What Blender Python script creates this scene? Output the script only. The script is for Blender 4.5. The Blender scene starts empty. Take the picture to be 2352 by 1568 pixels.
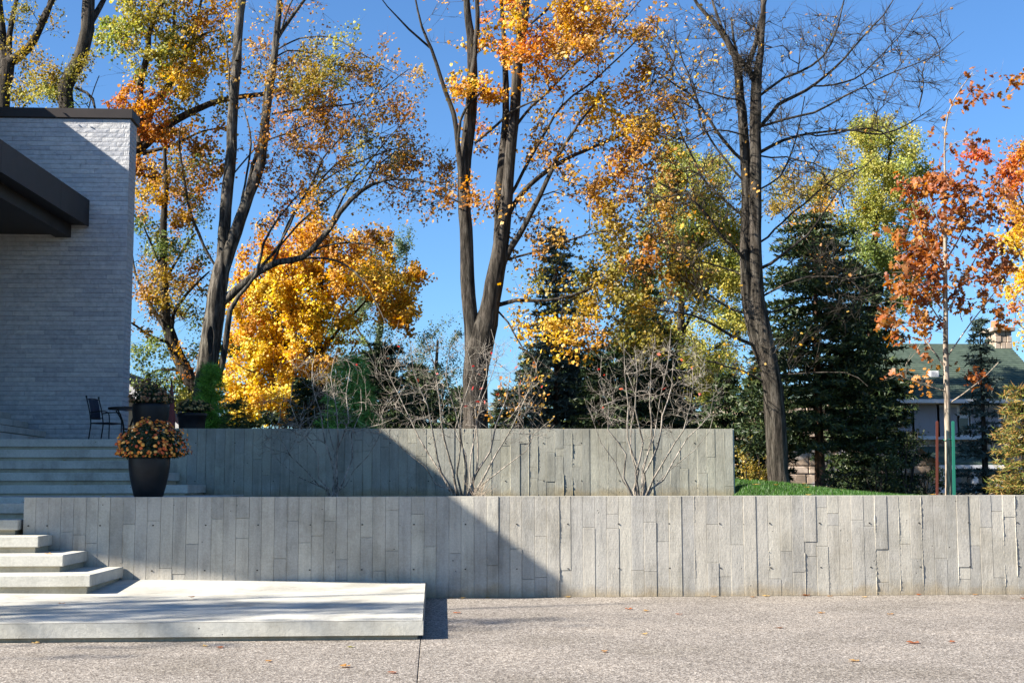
import bpy, math, random
import numpy as np
from mathutils import Vector, Matrix
random.seed(7)
RNG = np.random.default_rng(11)
PI = math.pi
SC = bpy.context.scene
COL = SC.collection

# ------------------------------------------------------------------ camera, sky, sun, exposure
FOC, TH, PT, RO = 3105.0, math.radians(3.33), math.radians(6.17), 0.0018     # focal length in units of a 2352 wide picture
CAM = np.array([0.0, -16.2, 1.29])
FW = np.array([math.sin(TH)*math.cos(PT), math.cos(TH)*math.cos(PT), math.sin(PT)])
R0 = np.array([math.cos(TH), -math.sin(TH), 0.0]); U0 = np.cross(R0, FW)
RT = R0*math.cos(RO) - U0*math.sin(RO); UP = U0*math.cos(RO) + R0*math.sin(RO)
cam = bpy.data.cameras.new('camera'); cam.lens = FOC/2352*36; cam.sensor_width = 36
cam.clip_start = 0.1; cam.clip_end = 6000
co = bpy.data.objects.new('camera', cam); COL.objects.link(co)
co.matrix_world = Matrix(((RT[0], UP[0], -FW[0], CAM[0]), (RT[1], UP[1], -FW[1], CAM[1]), (RT[2], UP[2], -FW[2], CAM[2]), (0, 0, 0, 1)))
SC.camera = co
LDIR = Vector((1.0, 0.35, -0.74)).normalized()
SUN_EL = math.asin(-LDIR.z); SUN_ROT = math.atan2(-LDIR.x, -LDIR.y)
W = bpy.data.worlds.new('World'); SC.world = W; W.use_nodes = True
wn = W.node_tree.nodes; wl = W.node_tree.links
sky = wn.new('ShaderNodeTexSky'); sky.sky_type = 'NISHITA'; sky.sun_disc = False
sky.sun_elevation = SUN_EL; sky.sun_rotation = SUN_ROT; sky.altitude = 100; sky.air_density = 1.0; sky.dust_density = 0.5; sky.ozone_density = 3.0
smx = wn.new('ShaderNodeMix'); smx.data_type = 'RGBA'; smx.blend_type = 'MULTIPLY'; smx.inputs[0].default_value = 1.0
smx.inputs[7].default_value = (0.68, 1.0, 1.31, 1)          # deep blue of a clear, dry autumn sky
wl.new(sky.outputs[0], smx.inputs[6]); wl.new(smx.outputs[2], wn['Background'].inputs[0]); wn['Background'].inputs[1].default_value = 0.05
sl = bpy.data.lights.new('sun', 'SUN'); sl.energy = 5.0; sl.angle = math.radians(0.53); sl.color = (1.0, 0.93, 0.82)
so = bpy.data.objects.new('sun', sl); COL.objects.link(so); so.rotation_euler = LDIR.to_track_quat('-Z', 'Y').to_euler()
so.location = (-30, -10, 30)
vs = SC.view_settings; vs.view_transform = 'Standard'; vs.look = 'None'; vs.exposure = 1.62; vs.gamma = 1.0; vs.use_curve_mapping = False
SC.render.engine = 'CYCLES'
SC.cycles.max_bounces = 6; SC.cycles.diffuse_bounces = 3; SC.cycles.glossy_bounces = 2; SC.cycles.transmission_bounces = 3
SC.cycles.transparent_max_bounces = 6; SC.cycles.caustics_reflective = False; SC.cycles.caustics_refractive = False

def at(u, v, Y):
    """point on the vertical plane Y that the survey of the photograph gives for picture position (u, v)"""
    d = FW*FOC + RT*(u-1176) - UP*(v-784)
    return CAM + d*((Y-CAM[1])/d[1])
def px(Y): return FOC/(Y+16.2)          # picture units per metre at depth Y

# ------------------------------------------------------------------ helpers
def tag(o, label=None, cat=None, group=None, kind=None):
    if label: o['label'] = label
    if cat: o['category'] = cat
    if group: o['group'] = group
    if kind: o['kind'] = kind
    return o
def empty(name, loc, label, cat, group=None, rz=0):
    o = bpy.data.objects.new(name, None); COL.objects.link(o); o.location = tuple(float(x) for x in loc); o.rotation_euler = (0, 0, rz)
    o.empty_display_size = 0.1
    return tag(o, label, cat, group)
def setpar(o, p):
    if p is not None:
        o.parent = p
        o.matrix_parent_inverse = Matrix.Translation(-Vector(p.location)) if not any(p.rotation_euler) else \
            (Matrix.Translation(Vector(p.location)) @ p.rotation_euler.to_matrix().to_4x4()).inverted()
def npmesh(name, V, F, mat, parent=None, smooth=False, col=None, link=True, local=False):
    """V (n,3), F (m,k) integer array or list of such arrays"""
    V = np.asarray(V, dtype=np.float32)
    Fs = F if isinstance(F, list) else [F]
    Fs = [np.asarray(f, dtype=np.int32) for f in Fs if len(f)]
    me = bpy.data.meshes.new(name)
    me.vertices.add(len(V)); me.vertices.foreach_set('co', V.ravel())
    nl = sum(f.size for f in Fs); nf = sum(len(f) for f in Fs)
    me.loops.add(nl); me.polygons.add(nf)
    me.loops.foreach_set('vertex_index', np.concatenate([f.ravel() for f in Fs]))
    tot = np.concatenate([np.full(len(f), f.shape[1], dtype=np.int32) for f in Fs])
    st = np.concatenate([[0], np.cumsum(tot)[:-1]]).astype(np.int32)
    me.polygons.foreach_set('loop_start', st); me.polygons.foreach_set('loop_total', tot)
    me.polygons.foreach_set('use_smooth', np.full(nf, bool(smooth)))
    me.update(calc_edges=True)
    if col is not None:
        a = me.color_attributes.new('tint', 'FLOAT_COLOR', 'POINT')
        c = np.ones((len(V), 4), dtype=np.float32); c[:, :3] = col
        a.data.foreach_set('color', c.ravel())
    if mat: me.materials.append(mat)
    if not link: return me
    o = bpy.data.objects.new(name, me); COL.objects.link(o)
    if not local: setpar(o, parent)
    else: o.parent = parent
    return o
class MB:
    def __init__(s): s.v = []; s.q = []; s.t = []; s.n = 0
    def add(s, V, Q=None, T=None):
        V = np.asarray(V, float)
        if Q is not None and len(Q): s.q.append(np.asarray(Q, int) + s.n)
        if T is not None and len(T): s.t.append(np.asarray(T, int) + s.n)
        s.v.append(V); s.n += len(V); return s
    def box(s, x0, x1, y0, y1, z0, z1, bev=0.0):
        if bev <= 0:
            V = [(x, y, z) for z in (z0, z1) for y in (y0, y1) for x in (x0, x1)]
            return s.add(V, [(0, 2, 3, 1), (4, 5, 7, 6), (0, 1, 5, 4), (2, 6, 7, 3), (0, 4, 6, 2), (1, 3, 7, 5)])
        b = bev; V = []; ids = {}
        for ax in range(3):
            for sx in (0, 1):
                for sy in (0, 1):
                    for sz in (0, 1):
                        p = [x1 if sx else x0, y1 if sy else y0, z1 if sz else z0]
                        sg = [(-1 if sx else 1), (-1 if sy else 1), (-1 if sz else 1)]
                        q = [p[i] + (0 if i == ax else b*sg[i]) for i in range(3)]
                        ids[(ax, sx, sy, sz)] = len(V); V.append(q)
        Q = []; T = []
        for ax in range(3):
            for sd in (0, 1):
                o = [i for i in range(3) if i != ax]; cyc = []
                for a, c in ((0, 0), (1, 0), (1, 1), (0, 1)):
                    k = [0, 0, 0]; k[ax] = sd; k[o[0]] = a; k[o[1]] = c; cyc.append(ids[(ax, *k)])
                flip = (sd == 0) ^ (ax == 1)
                Q.append(cyc[::-1] if flip else cyc)
        for a in range(3):
            for c in range(a+1, 3):
                r = 3-a-c
                for sa in (0, 1):
                    for sc in (0, 1):
                        k0 = [0, 0, 0]; k0[a] = sa; k0[c] = sc; k1 = list(k0); k1[r] = 1
                        Q.append([ids[(a, *k0)], ids[(a, *k1)], ids[(c, *k1)], ids[(c, *k0)]])
        for sx in (0, 1):
            for sy in (0, 1):
                for sz in (0, 1): T.append([ids[(0, sx, sy, sz)], ids[(1, sx, sy, sz)], ids[(2, sx, sy, sz)]])
        return s.add(V, Q, T)
    def tube(s, P, R, n=8, cap=True):
        V, Q = tube(P, R, n); k = len(V)
        s.add(V, Q)
        return s
    def lathe(s, cx, cy, prof, n=32):
        V = []; 
        for r, z in prof:
            for i in range(n): V.append((cx+r*math.cos(2*PI*i/n), cy+r*math.sin(2*PI*i/n), z))
        Q = [(j*n+i, j*n+(i+1) % n, (j+1)*n+(i+1) % n, (j+1)*n+i) for j in range(len(prof)-1) for i in range(n)]
        return s.add(V, Q)
    def build(s, name, mat, parent=None, smooth=False, col=None):
        F = []
        if s.q: F.append(np.concatenate(s.q))
        if s.t: F.append(np.concatenate(s.t))
        return npmesh(name, np.concatenate(s.v), F, mat, parent, smooth, col)
def tube(P, R, n=8, wob=0.0):
    P = np.asarray(P, float); R = np.asarray(R, float); m = len(P)
    Tn = np.gradient(P, axis=0); Tn /= np.linalg.norm(Tn, axis=1)[:, None] + 1e-9
    ref = np.array([0.31, 0.95, 0.05]) if abs(Tn[:, 1].mean()) < .8 else np.array([1.0, 0, 0])
    A = np.cross(Tn, ref); A /= np.linalg.norm(A, axis=1)[:, None] + 1e-9
    B = np.cross(Tn, A)
    an = np.arange(n)*2*PI/n
    rr = R[:, None]*np.ones((1, n))
    if wob: 
        rr = rr*(1+wob*(np.sin(an*3+RNG.random()*6)[None, :]*.5+np.sin(an*5+np.linspace(0, m*.35, m)[:, None])*.4+RNG.normal(0, .35, (m, n))))
    V = P[:, None, :] + rr[:, :, None]*(np.cos(an)[None, :, None]*A[:, None, :] + np.sin(an)[None, :, None]*B[:, None, :])
    V = V.reshape(-1, 3)
    j = np.arange(m-1)[:, None]*n; i = np.arange(n)[None, :]; i2 = (i+1) % n
    Q = np.stack([j+i, j+i2, j+n+i2, j+n+i], -1).reshape(-1, 4)
    return V, Q
def catmull(P, step):
    P = np.asarray(P, float)
    E = np.vstack([2*P[0]-P[1], P, 2*P[-1]-P[-2]]); out = []
    for k in range(1, len(E)-2):
        d = np.linalg.norm(E[k+1, :3]-E[k, :3]); m = max(1, int(round(d/step)))
        for t in np.arange(m)/m:
            a, b, c, d4 = E[k-1], E[k], E[k+1], E[k+2]
            out.append(.5*((2*b)+(-a+c)*t+(2*a-5*b+4*c-d4)*t*t+(-a+3*b-3*c+d4)*t**3))
    out.append(P[-1]); return np.array(out)

# ------------------------------------------------------------------ materials
def mat(name, base=(.5, .5, .5), rough=.8, metal=0.0, spec=.3):
    m = bpy.data.materials.new(name); m.use_nodes = True
    b = m.node_tree.nodes['Principled BSDF']
    b.inputs['Base Color'].default_value = (*base, 1); b.inputs['Roughness'].default_value = rough
    b.inputs['Metallic'].default_value = metal; b.inputs['Specular IOR Level'].default_value = spec
    return m, m.node_tree.nodes, m.node_tree.links, b
def nd(N, t, **k):
    n = N.new(t)
    for a, v in k.items(): setattr(n, a, v)
    return n
def noise(N, L, vec, scale, detail=4, rough=.6, stretch=None):
    n = N.new('ShaderNodeTexNoise'); n.inputs['Scale'].default_value = scale; n.inputs['Detail'].default_value = detail; n.inputs['Roughness'].default_value = rough
    if stretch is not None:
        mp = N.new('ShaderNodeMapping'); mp.inputs['Scale'].default_value = stretch; L.new(vec, mp.inputs[0]); vec = mp.outputs[0]
    L.new(vec, n.inputs['Vector']); return n.outputs['Fac']
def ramp(N, L, fac, stops):
    r = N.new('ShaderNodeValToRGB'); e = r.color_ramp.elements
    while len(e) < len(stops): e.new(.5)
    for k, (p, c) in enumerate(stops): e[k].position = p; e[k].color = (*c, 1) if len(c) == 3 else c
    L.new(fac, r.inputs[0]); return r.outputs[0]
def mix(N, L, a, b, fac, mode='MIX'):
    m = N.new('ShaderNodeMix'); m.data_type = 'RGBA'; m.blend_type = mode
    for s, x in ((m.inputs[0], fac), (m.inputs[6], a), (m.inputs[7], b)):
        if isinstance(x, (int, float)): s.default_value = x
        elif isinstance(x, tuple): s.default_value = (*x, 1)
        else: L.new(x, s)
    return m.outputs[2]
def mth(N, L, op, a, b=0.0):
    m = N.new('ShaderNodeMath'); m.operation = op
    for s, x in ((m.inputs[0], a), (m.inputs[1], b)):
        if isinstance(x, (int, float)): s.default_value = x
        else: L.new(x, s)
    return m.outputs[0]
def bump(N, L, h, b, strength=.5, dist=.01):
    n = N.new('ShaderNodeBump'); n.inputs['Strength'].default_value = strength; n.inputs['Distance'].default_value = dist
    L.new(h, n.inputs['Height']); L.new(n.outputs[0], b.inputs['Normal'])
def geo_pos(N): return N.new('ShaderNodeNewGeometry').outputs['Position']
def objrand(N): return N.new('ShaderNodeObjectInfo').outputs['Random']

def concrete(name, c, board=False, stain=.35, pits=True, bumpd=.004):
    m, N, L, b = mat(name, c, .85, spec=.25)
    P = geo_pos(N)
    big = noise(N, L, P, 1.6, 5, .65); fine = noise(N, L, P, 38, 6, .7); streak = noise(N, L, P, 3.0, 5, .6, (3.2, 3.2, .35))
    dk = tuple(x*.72 for x in c); lt = tuple(min(1, x*1.14) for x in c)
    col = ramp(N, L, mix(N, L, big, streak, .55 if board else .3), [(.34, dk), (.5, c), (.68, lt)])
    blot = noise(N, L, P, .9, 7, .72)
    col = mix(N, L, col, ramp(N, L, blot, [(.42, (.80, .79, .76)), (.52, (1, 1, 1)), (.63, (1.05, 1.05, 1.04))]), .75, 'MULTIPLY')
    col = mix(N, L, col, ramp(N, L, fine, [(.3, (.78, .78, .78)), (.6, (1.06, 1.06, 1.05))]), .7, 'MULTIPLY')
    if board:
        rnd = objrand(N)
        col = mix(N, L, col, ramp(N, L, rnd, [(0, (.80, .80, .80)), (.25, (1.04, 1.01, .96)), (.5, (.88, .88, .89)), (.75, (1.0, .98, .95)), (1, (1.10, 1.08, 1.02))]), 1.0, 'MULTIPLY')
        # darker smears left by the form oil
        sm = noise(N, L, P, 1.1, 4, .75, (2.0, 2.0, .8))
        col = mix(N, L, col, ramp(N, L, sm, [(.56, (1, 1, 1)), (.70, (.74, .75, .76))]), stain*1.6, 'MULTIPLY')
        saw = N.new('ShaderNodeTexWave'); saw.bands_direction = 'Z'; saw.inputs['Scale'].default_value = 17; saw.inputs['Distortion'].default_value = 2.5; saw.inputs['Detail'].default_value = 3
        L.new(P, saw.inputs['Vector'])
        h = mth(N, L, 'ADD', mth(N, L, 'MULTIPLY', saw.outputs['Fac'], .05), mth(N, L, 'MULTIPLY', noise(N, L, P, 14, 6, .75, (1.6, 1.6, .6)), 1.0))
        # earth splashed up from the planting bed and the drive, in ragged patches
        sx = N.new('ShaderNodeSeparateXYZ'); L.new(P, sx.inputs[0])
        hh_ = mth(N, L, 'SUBTRACT', mth(N, L, 'ADD', 1.28 if name.endswith('upper') else .12, mth(N, L, 'MULTIPLY', noise(N, L, P, 2.2, 5, .7), .45)), mth(N, L, 'ADD', sx.outputs[2], .20))
        col = mix(N, L, col, mix(N, L, col, (.80, .66, .44), 1.0, 'MULTIPLY'), ramp(N, L, hh_, [(0.0, (0, 0, 0)), (.14, (.7, .7, .7))]))
        bumpd = .008
    else:
        h = mth(N, L, 'ADD', fine, mth(N, L, 'MULTIPLY', big, 1.2))
    if pits:
        v = N.new('ShaderNodeTexVoronoi'); v.inputs['Scale'].default_value = 9; v.inputs['Randomness'].default_value = 1; L.new(P, v.inputs['Vector'])
        pit = ramp(N, L, v.outputs['Distance'], [(.045, (0, 0, 0)), (.075, (1, 1, 1))])
        rn = noise(N, L, P, 2.2, 2, .5)
        pm = mix(N, L, (1, 1, 1), pit, ramp(N, L, rn, [(.5, (0, 0, 0)), (.56, (1, 1, 1))]))
        col = mix(N, L, col, mix(N, L, (.25, .24, .22), (1, 1, 1), pm), 1.0, 'MULTIPLY')
        h = mth(N, L, 'ADD', h, mth(N, L, 'MULTIPLY', pm, .8))
    L.new(col, b.inputs['Base Color']); bump(N, L, h, b, .8, bumpd)
    return m
M = {}
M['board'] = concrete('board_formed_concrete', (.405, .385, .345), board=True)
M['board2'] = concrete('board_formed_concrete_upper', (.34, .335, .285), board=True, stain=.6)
M['step'] = concrete('smooth_concrete', (.455, .44, .39), stain=.2)
M['core'] = concrete('wall_core_concrete', (.46, .45, .42), pits=False)
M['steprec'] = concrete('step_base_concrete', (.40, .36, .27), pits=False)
M['hole'], _, _, _ = mat('hole_shade_dark', (.03, .028, .025), .9)  # near-black colour standing in for the shade inside holes

def bark(name, c1, c2, scale=14, depth=.02):
    m, N, L, b = mat(name, c1, .95, spec=.15)
    P = geo_pos(N)
    f = noise(N, L, P, scale, 8, .75, (1, 1, .12)); g = noise(N, L, P, 3.0, 5, .7, (1, 1, .5))
    col = ramp(N, L, f, [(.40, tuple(x*.25 for x in c1)), (.5, c1), (.60, c2)])
    col = mix(N, L, col, ramp(N, L, g, [(.35, (.75, .78, .72)), (.65, (1.15, 1.1, 1.05))]), .8, 'MULTIPLY')
    L.new(col, b.inputs['Base Color']); bump(N, L, f, b, 1.0, depth*2.2)
    return m
M['bark_grey'] = bark('grey_maple_bark', (.075, .067, .058), (.17, .155, .135))
M['bark_dark'] = bark('dark_bark', (.045, .038, .032), (.09, .078, .066))
M['bark_mid'] = bark('brown_grey_bark', (.048, .041, .034), (.105, .092, .08))
M['bark_red'] = bark('reddish_conifer_bark', (.12, .07, .05), (.2, .12, .085))
M['bark_pale'] = bark('pale_smooth_bark', (.30, .24, .19), (.42, .36, .30), 22, .006)
M['bark_shrub'] = bark('pale_grey_shrub_bark', (.25, .22, .19), (.40, .36, .32), 25, .003)

def leafmat(name, trans=.45, rough=.5):
    m = bpy.data.materials.new(name); m.use_nodes = True; N = m.node_tree.nodes; L = m.node_tree.links; N.clear()
    out = N.new('ShaderNodeOutputMaterial'); a = N.new('ShaderNodeAttribute'); a.attribute_name = 'tint'
    d = N.new('ShaderNodeBsdfDiffuse'); t = N.new('ShaderNodeBsdfTranslucent'); mx = N.new('ShaderNodeMixShader'); mx.inputs[0].default_value = trans
    g = N.new('ShaderNodeBsdfGlossy'); g.inputs['Roughness'].default_value = rough; g.inputs['Color'].default_value = (.7, .7, .7, 1)
    m2 = N.new('ShaderNodeMixShader'); m2.inputs[0].default_value = .035
    L.new(a.outputs['Color'], d.inputs[0])
    hs = N.new('ShaderNodeHueSaturation'); hs.inputs['Saturation'].default_value = 1.1; hs.inputs['Value'].default_value = 1.15
    L.new(a.outputs['Color'], hs.inputs['Color']); L.new(hs.outputs[0], t.inputs[0])
    L.new(d.outputs[0], mx.inputs[1]); L.new(t.outputs[0], mx.inputs[2]); L.new(mx.outputs[0], m2.inputs[1]); L.new(g.outputs[0], m2.inputs[2]); L.new(m2.outputs[0], out.inputs[0])
    return m
M['leaf'] = leafmat('broad_leaf', .46)
M['needle'] = leafmat('conifer_needle', .12, .45)
M['grass'] = leafmat('grass_blade', .3)
M['petal'] = leafmat('petal', .25)

m, N, L, b = mat('exposed_aggregate', (.2, .18, .16), .8, spec=.3); M['drive'] = m
P = geo_pos(N)
v1 = N.new('ShaderNodeTexVoronoi'); v1.inputs['Scale'].default_value = 85; L.new(P, v1.inputs['Vector'])
v2 = N.new('ShaderNodeTexVoronoi'); v2.inputs['Scale'].default_value = 48; L.new(P, v2.inputs['Vector'])
c1 = ramp(N, L, v1.outputs['Color'], [(.1, (.05, .04, .033)), (.36, (.13, .109, .090)), (.58, (.232, .197, .165)), (.85, (.50, .45, .39))])
c2 = ramp(N, L, v2.outputs['Color'], [(.1, (.045, .038, .032)), (.5, (.15, .132, .112)), (.9, (.42, .39, .35))])
cc = mix(N, L, c1, c2, .4)
cc = mix(N, L, cc, ramp(N, L, noise(N, L, P, .7, 4, .6), [(.32, (.82, .81, .78)), (.5, (1, 1, 1)), (.68, (1.2, 1.19, 1.17))]), 1.0, 'MULTIPLY')
cc = mix(N, L, cc, ramp(N, L, noise(N, L, P, 9, 5, .7), [(.3, (.8, .8, .8)), (.7, (1.15, 1.15, 1.15))]), .8, 'MULTIPLY')
L.new(cc, b.inputs['Base Color'])
bump(N, L, mth(N, L, 'ADD', v1.outputs['Distance'], mth(N, L, 'MULTIPLY', v2.outputs['Distance'], .8)), b, .7, .006)

m, N, L, b = mat('split_face_limestone', (.42, .40, .39), .88, spec=.2); M['stone'] = m
P = geo_pos(N)
f = noise(N, L, P, 9, 6, .7); g = noise(N, L, P, 45, 5, .7); vein = noise(N, L, P, 2.4, 5, .8, (1, 1, 2.2))
col = ramp(N, L, f, [(.3, (.40, .40, .405)), (.5, (.48, .48, .485)), (.7, (.56, .56, .565))])
col = mix(N, L, col, ramp(N, L, vein, [(.60, (1, 1, 1)), (.72, (.62, .62, .66))]), .7, 'MULTIPLY')
col = mix(N, L, col, ramp(N, L, objrand(N), [(0, (.84, .85, .88)), (.5, (1, 1, 1)), (1, (1.12, 1.1, 1.06))]), 1.0, 'MULTIPLY')
L.new(col, b.inputs['Base Color']); bump(N, L, mth(N, L, 'ADD', f, mth(N, L, 'MULTIPLY', g, .4)), b, .9, .012)
M['mortar'], _, _, _ = mat('dark_mortar', (.12, .115, .11), .95)
m, N, L, b = mat('dark_bronze_metal', (.03, .024, .022), .55, .1, .3); M['bronze'] = m
P = geo_pos(N)
L.new(ramp(N, L, noise(N, L, P, 3, 4, .6), [(.3, (.027, .021, .019)), (.7, (.038, .030, .027))]), b.inputs['Base Color'])
M['black_metal'], _, _, _ = mat('black_painted_metal', (.012, .012, .013), .4, .4, .5)
m, N, L, b = mat('chair_sling_mesh', (.012, .017, .035), .7); M['sling'] = m
P = geo_pos(N); L.new(ramp(N, L, noise(N, L, P, 160, 2, .5), [(.4, (.008, .012, .025)), (.6, (.02, .028, .05))]), b.inputs['Base Color'])
m, N, L, b = mat('dark_glazed_pot', (.01, .01, .011), .45, 0, .3); M['pot'] = m
P = geo_pos(N); f = noise(N, L, P, 7, 5, .6); L.new(ramp(N, L, f, [(.35, (.006, .006, .007)), (.65, (.012, .012, .014))]), b.inputs['Base Color']); bump(N, L, f, b, .3, .004)
m, N, L, b = mat('potting_soil', (.03, .022, .016), .95); M['soil'] = m
P = geo_pos(N); f = noise(N, L, P, 30, 6, .7); L.new(ramp(N, L, f, [(.35, (.02, .014, .01)), (.7, (.06, .042, .028))]), b.inputs['Base Color']); bump(N, L, f, b, 1, .02)
m, N, L, b = mat('lawn_soil_and_turf', (.05, .08, .02), .95); M['turf'] = m
P = geo_pos(N); f = noise(N, L, P, 22, 6, .7); L.new(ramp(N, L, f, [(.35, (.025, .05, .012)), (.7, (.06, .11, .025))]), b.inputs['Base Color']); bump(N, L, f, b, 1, .02)
m, N, L, b = mat('woodland_floor', (.05, .045, .025), .95); M['floor'] = m
P = geo_pos(N); f = noise(N, L, P, 3, 6, .7); L.new(ramp(N, L, f, [(.35, (.03, .035, .015)), (.6, (.07, .055, .03)), (.75, (.16, .10, .03))]), b.inputs['Base Color'])
m, N, L, b = mat('green_asphalt_shingle', (.06, .12, .075), .9); M['shingle'] = m
P = geo_pos(N); f = noise(N, L, P, 6, 5, .7); L.new(mix(N, L, ramp(N, L, f, [(.35, (.04, .062, .047)), (.65, (.075, .105, .082))]), ramp(N, L, objrand(N), [(0, (.85, .85, .85)), (1, (1.12, 1.1, 1.05))]), 1.0, 'MULTIPLY'), b.inputs['Base Color'])
m, N, L, b = mat('brown_asphalt_shingle', (.07, .05, .04), .9); M['shingle2'] = m
P = geo_pos(N); f = noise(N, L, P, 10, 5, .7); L.new(ramp(N, L, f, [(.35, (.04, .03, .028)), (.65, (.10, .08, .07))]), b.inputs['Base Color'])
m, N, L, b = mat('field_stone', (.36, .28, .21), .9); M['fieldstone'] = m
P = geo_pos(N); f = noise(N, L, P, 5, 5, .7)
v = N.new('ShaderNodeTexVoronoi'); v.inputs['Scale'].default_value = 3.2; L.new(P, v.inputs['Vector'])
L.new(mix(N, L, ramp(N, L, v.outputs['Color'], [(.1, (.22, .17, .13)), (.4, (.40, .30, .22)), (.7, (.50, .40, .32)), (.95, (.34, .32, .31))]), ramp(N, L, f, [(.3, (.7, .7, .7)), (.7, (1.15, 1.15, 1.15))]), 1.0, 'MULTIPLY'), b.inputs['Base Color'])
M['white'], _, _, _ = mat('white_painted_trim', (.55, .55, .56), .5)
M['siding'], _, _, _ = mat('pale_grey_siding', (.26, .26, .29), .6)
M['cream'], _, _, _ = mat('cream_stucco', (.52, .45, .34), .8)
M['glass'], _, _, _ = mat('dark_window_glass', (.02, .025, .03), .08, 0, .6)
M['rust'], _, _, _ = mat('rusty_steel_stake', (.13, .035, .022), .7, .2)
M['green_paint'], _, _, _ = mat('green_enamel_stake', (.02, .16, .11), .5)
M['terracotta'], _, _, _ = mat('terracotta_flue', (.4, .13, .06), .8)
M['maroon'], _, _, _ = mat('maroon_canvas', (.22, .06, .055), .85)
M['fallen'] = M['leaf']

# ------------------------------------------------------------------ ground
S = 3000.0
npmesh('ground', [(-S, -60, -.05), (S, -60, -.05), (S, S, -.05), (-S, S, -.05), (-S, -S, -.05), (S, -S, -.05)], [np.array([(0, 1, 2, 3), (4, 5, 1, 0)])], M['floor'])['kind'] = 'structure'
drive = empty('driveway', (0, -5, 0), None, None); drive['kind'] = 'structure'
def slab_sheet(name, x0, x1, y0, y1, z0, z1, m, parent): return MB().box(x0, x1, y0, y1, z0, z1, .004).build(name, m, parent)
slab_sheet('paving_slab', -12.0, -.1025, -15.0, .0, -.04, 0, M['drive'], drive)
slab_sheet('paving_slab', -.0975, 12.0, -15.0, .0, -.04, 0, M['drive'], drive)
slab_sheet('paving_slab', -12.0, -.1025, -30.0, -15.01, -.04, 0, M['drive'], drive)
slab_sheet('paving_slab', -.0975, 12.0, -30.0, -15.01, -.04, 0, M['drive'], drive)
slab_sheet('paving_slab', 12.01, 30.0, -30.0, .0, -.04, 0, M['drive'], drive)

def hgt(x, y):
    """height of the garden behind the walls"""
    base = np.full_like(x, 1.10)
    sm = lambda t: np.clip(t, 0, 1)**2*(3-2*np.clip(t, 0, 1))
    right = sm((x-4.6)/.5)
    mound = .14*np.exp(-((x-4.9)/1.6)**2)*sm((y-.5)/4.5)*right + .05*right*sm((y-1)/4)*sm((7.6-x)/1.5)
    back = sm((y-5.6)/1.0)*.10*sm((8.6-x)/3)*sm((10-y)/2)
    left = sm((-x+5.0)/.4)*sm((y-5.55)/.2)*.9*sm((-x-2.0)/3+.2)
    return base + mound + back*right + left*.9
def terrain(name, x0, x1, y0, y1, nx, ny, m):
    X, Y = np.meshgrid(np.linspace(x0, x1, nx), np.linspace(y0, y1, ny)); Z = hgt(X, Y)
    V = np.stack([X, Y, Z], -1).reshape(-1, 3)
    j, i = np.meshgrid(np.arange(ny-1), np.arange(nx-1), indexing='ij'); a = (j*nx+i).ravel()
    return npmesh(name, V, np.stack([a, a+1, a+nx+1, a+nx], -1), m, None, True)
o = terrain('planting_bed', -3.2, 4.62, .24, 5.41, 40, 24, M['soil']); o['kind'] = 'structure'
o = terrain('lawn', 4.62, 9.5, .24, 9.0, 50, 70, M['turf']); o['kind'] = 'structure'
o = terrain('garden_ground', -60, 9.5, 9.0, 120, 90, 60, M['floor']); o['kind'] = 'structure'
o = terrain('garden_ground', 9.5, 90, .24, 120, 60, 60, M['floor']); o['kind'] = 'structure'
o = terrain('garden_ground', -3.6, 4.62, 5.66, 9.0, 60, 20, M['floor']); o['kind'] = 'structure'
# grass
n = 42000
gx = RNG.uniform(4.75, 9.4, n); gy = 8.9-RNG.random(n)**.8*8.0; gz = hgt(gx, gy)
keep = ~((gx < 4.9) & (gy > 5.2)) & (gx < 7.4+RNG.normal(0, .2, n)); gx, gy, gz = gx[keep], gy[keep], gz[keep]; n = len(gx)
an = RNG.uniform(0, 2*PI, n); ln = RNG.uniform(.03, .07, n); wd = .006
dx, dy = np.cos(an), np.sin(an); lean = RNG.uniform(-.02, .03, (n, 2))
V = np.stack([np.stack([gx-dx*wd, gy-dy*wd, gz-.005], -1), np.stack([gx+dx*wd, gy+dy*wd, gz-.005], -1), np.stack([gx+lean[:, 0], gy+lean[:, 1], gz+ln], -1)], 1).reshape(-1, 3)
gc = np.repeat(np.array([(.026, .10, .010)])*RNG.uniform(.55, 1.6, (n, 1))*np.array([[1, 1, 1]]) + RNG.uniform(0, .03, (n, 1))*np.array([[1, .6, 0]]), 3, axis=0)
tag(npmesh('grass', V, np.arange(3*n).reshape(-1, 3), M['grass'], None, False, gc), 'short green lawn grass on the mound beside the end of the upper wall', 'grass', None, 'stuff')

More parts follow.
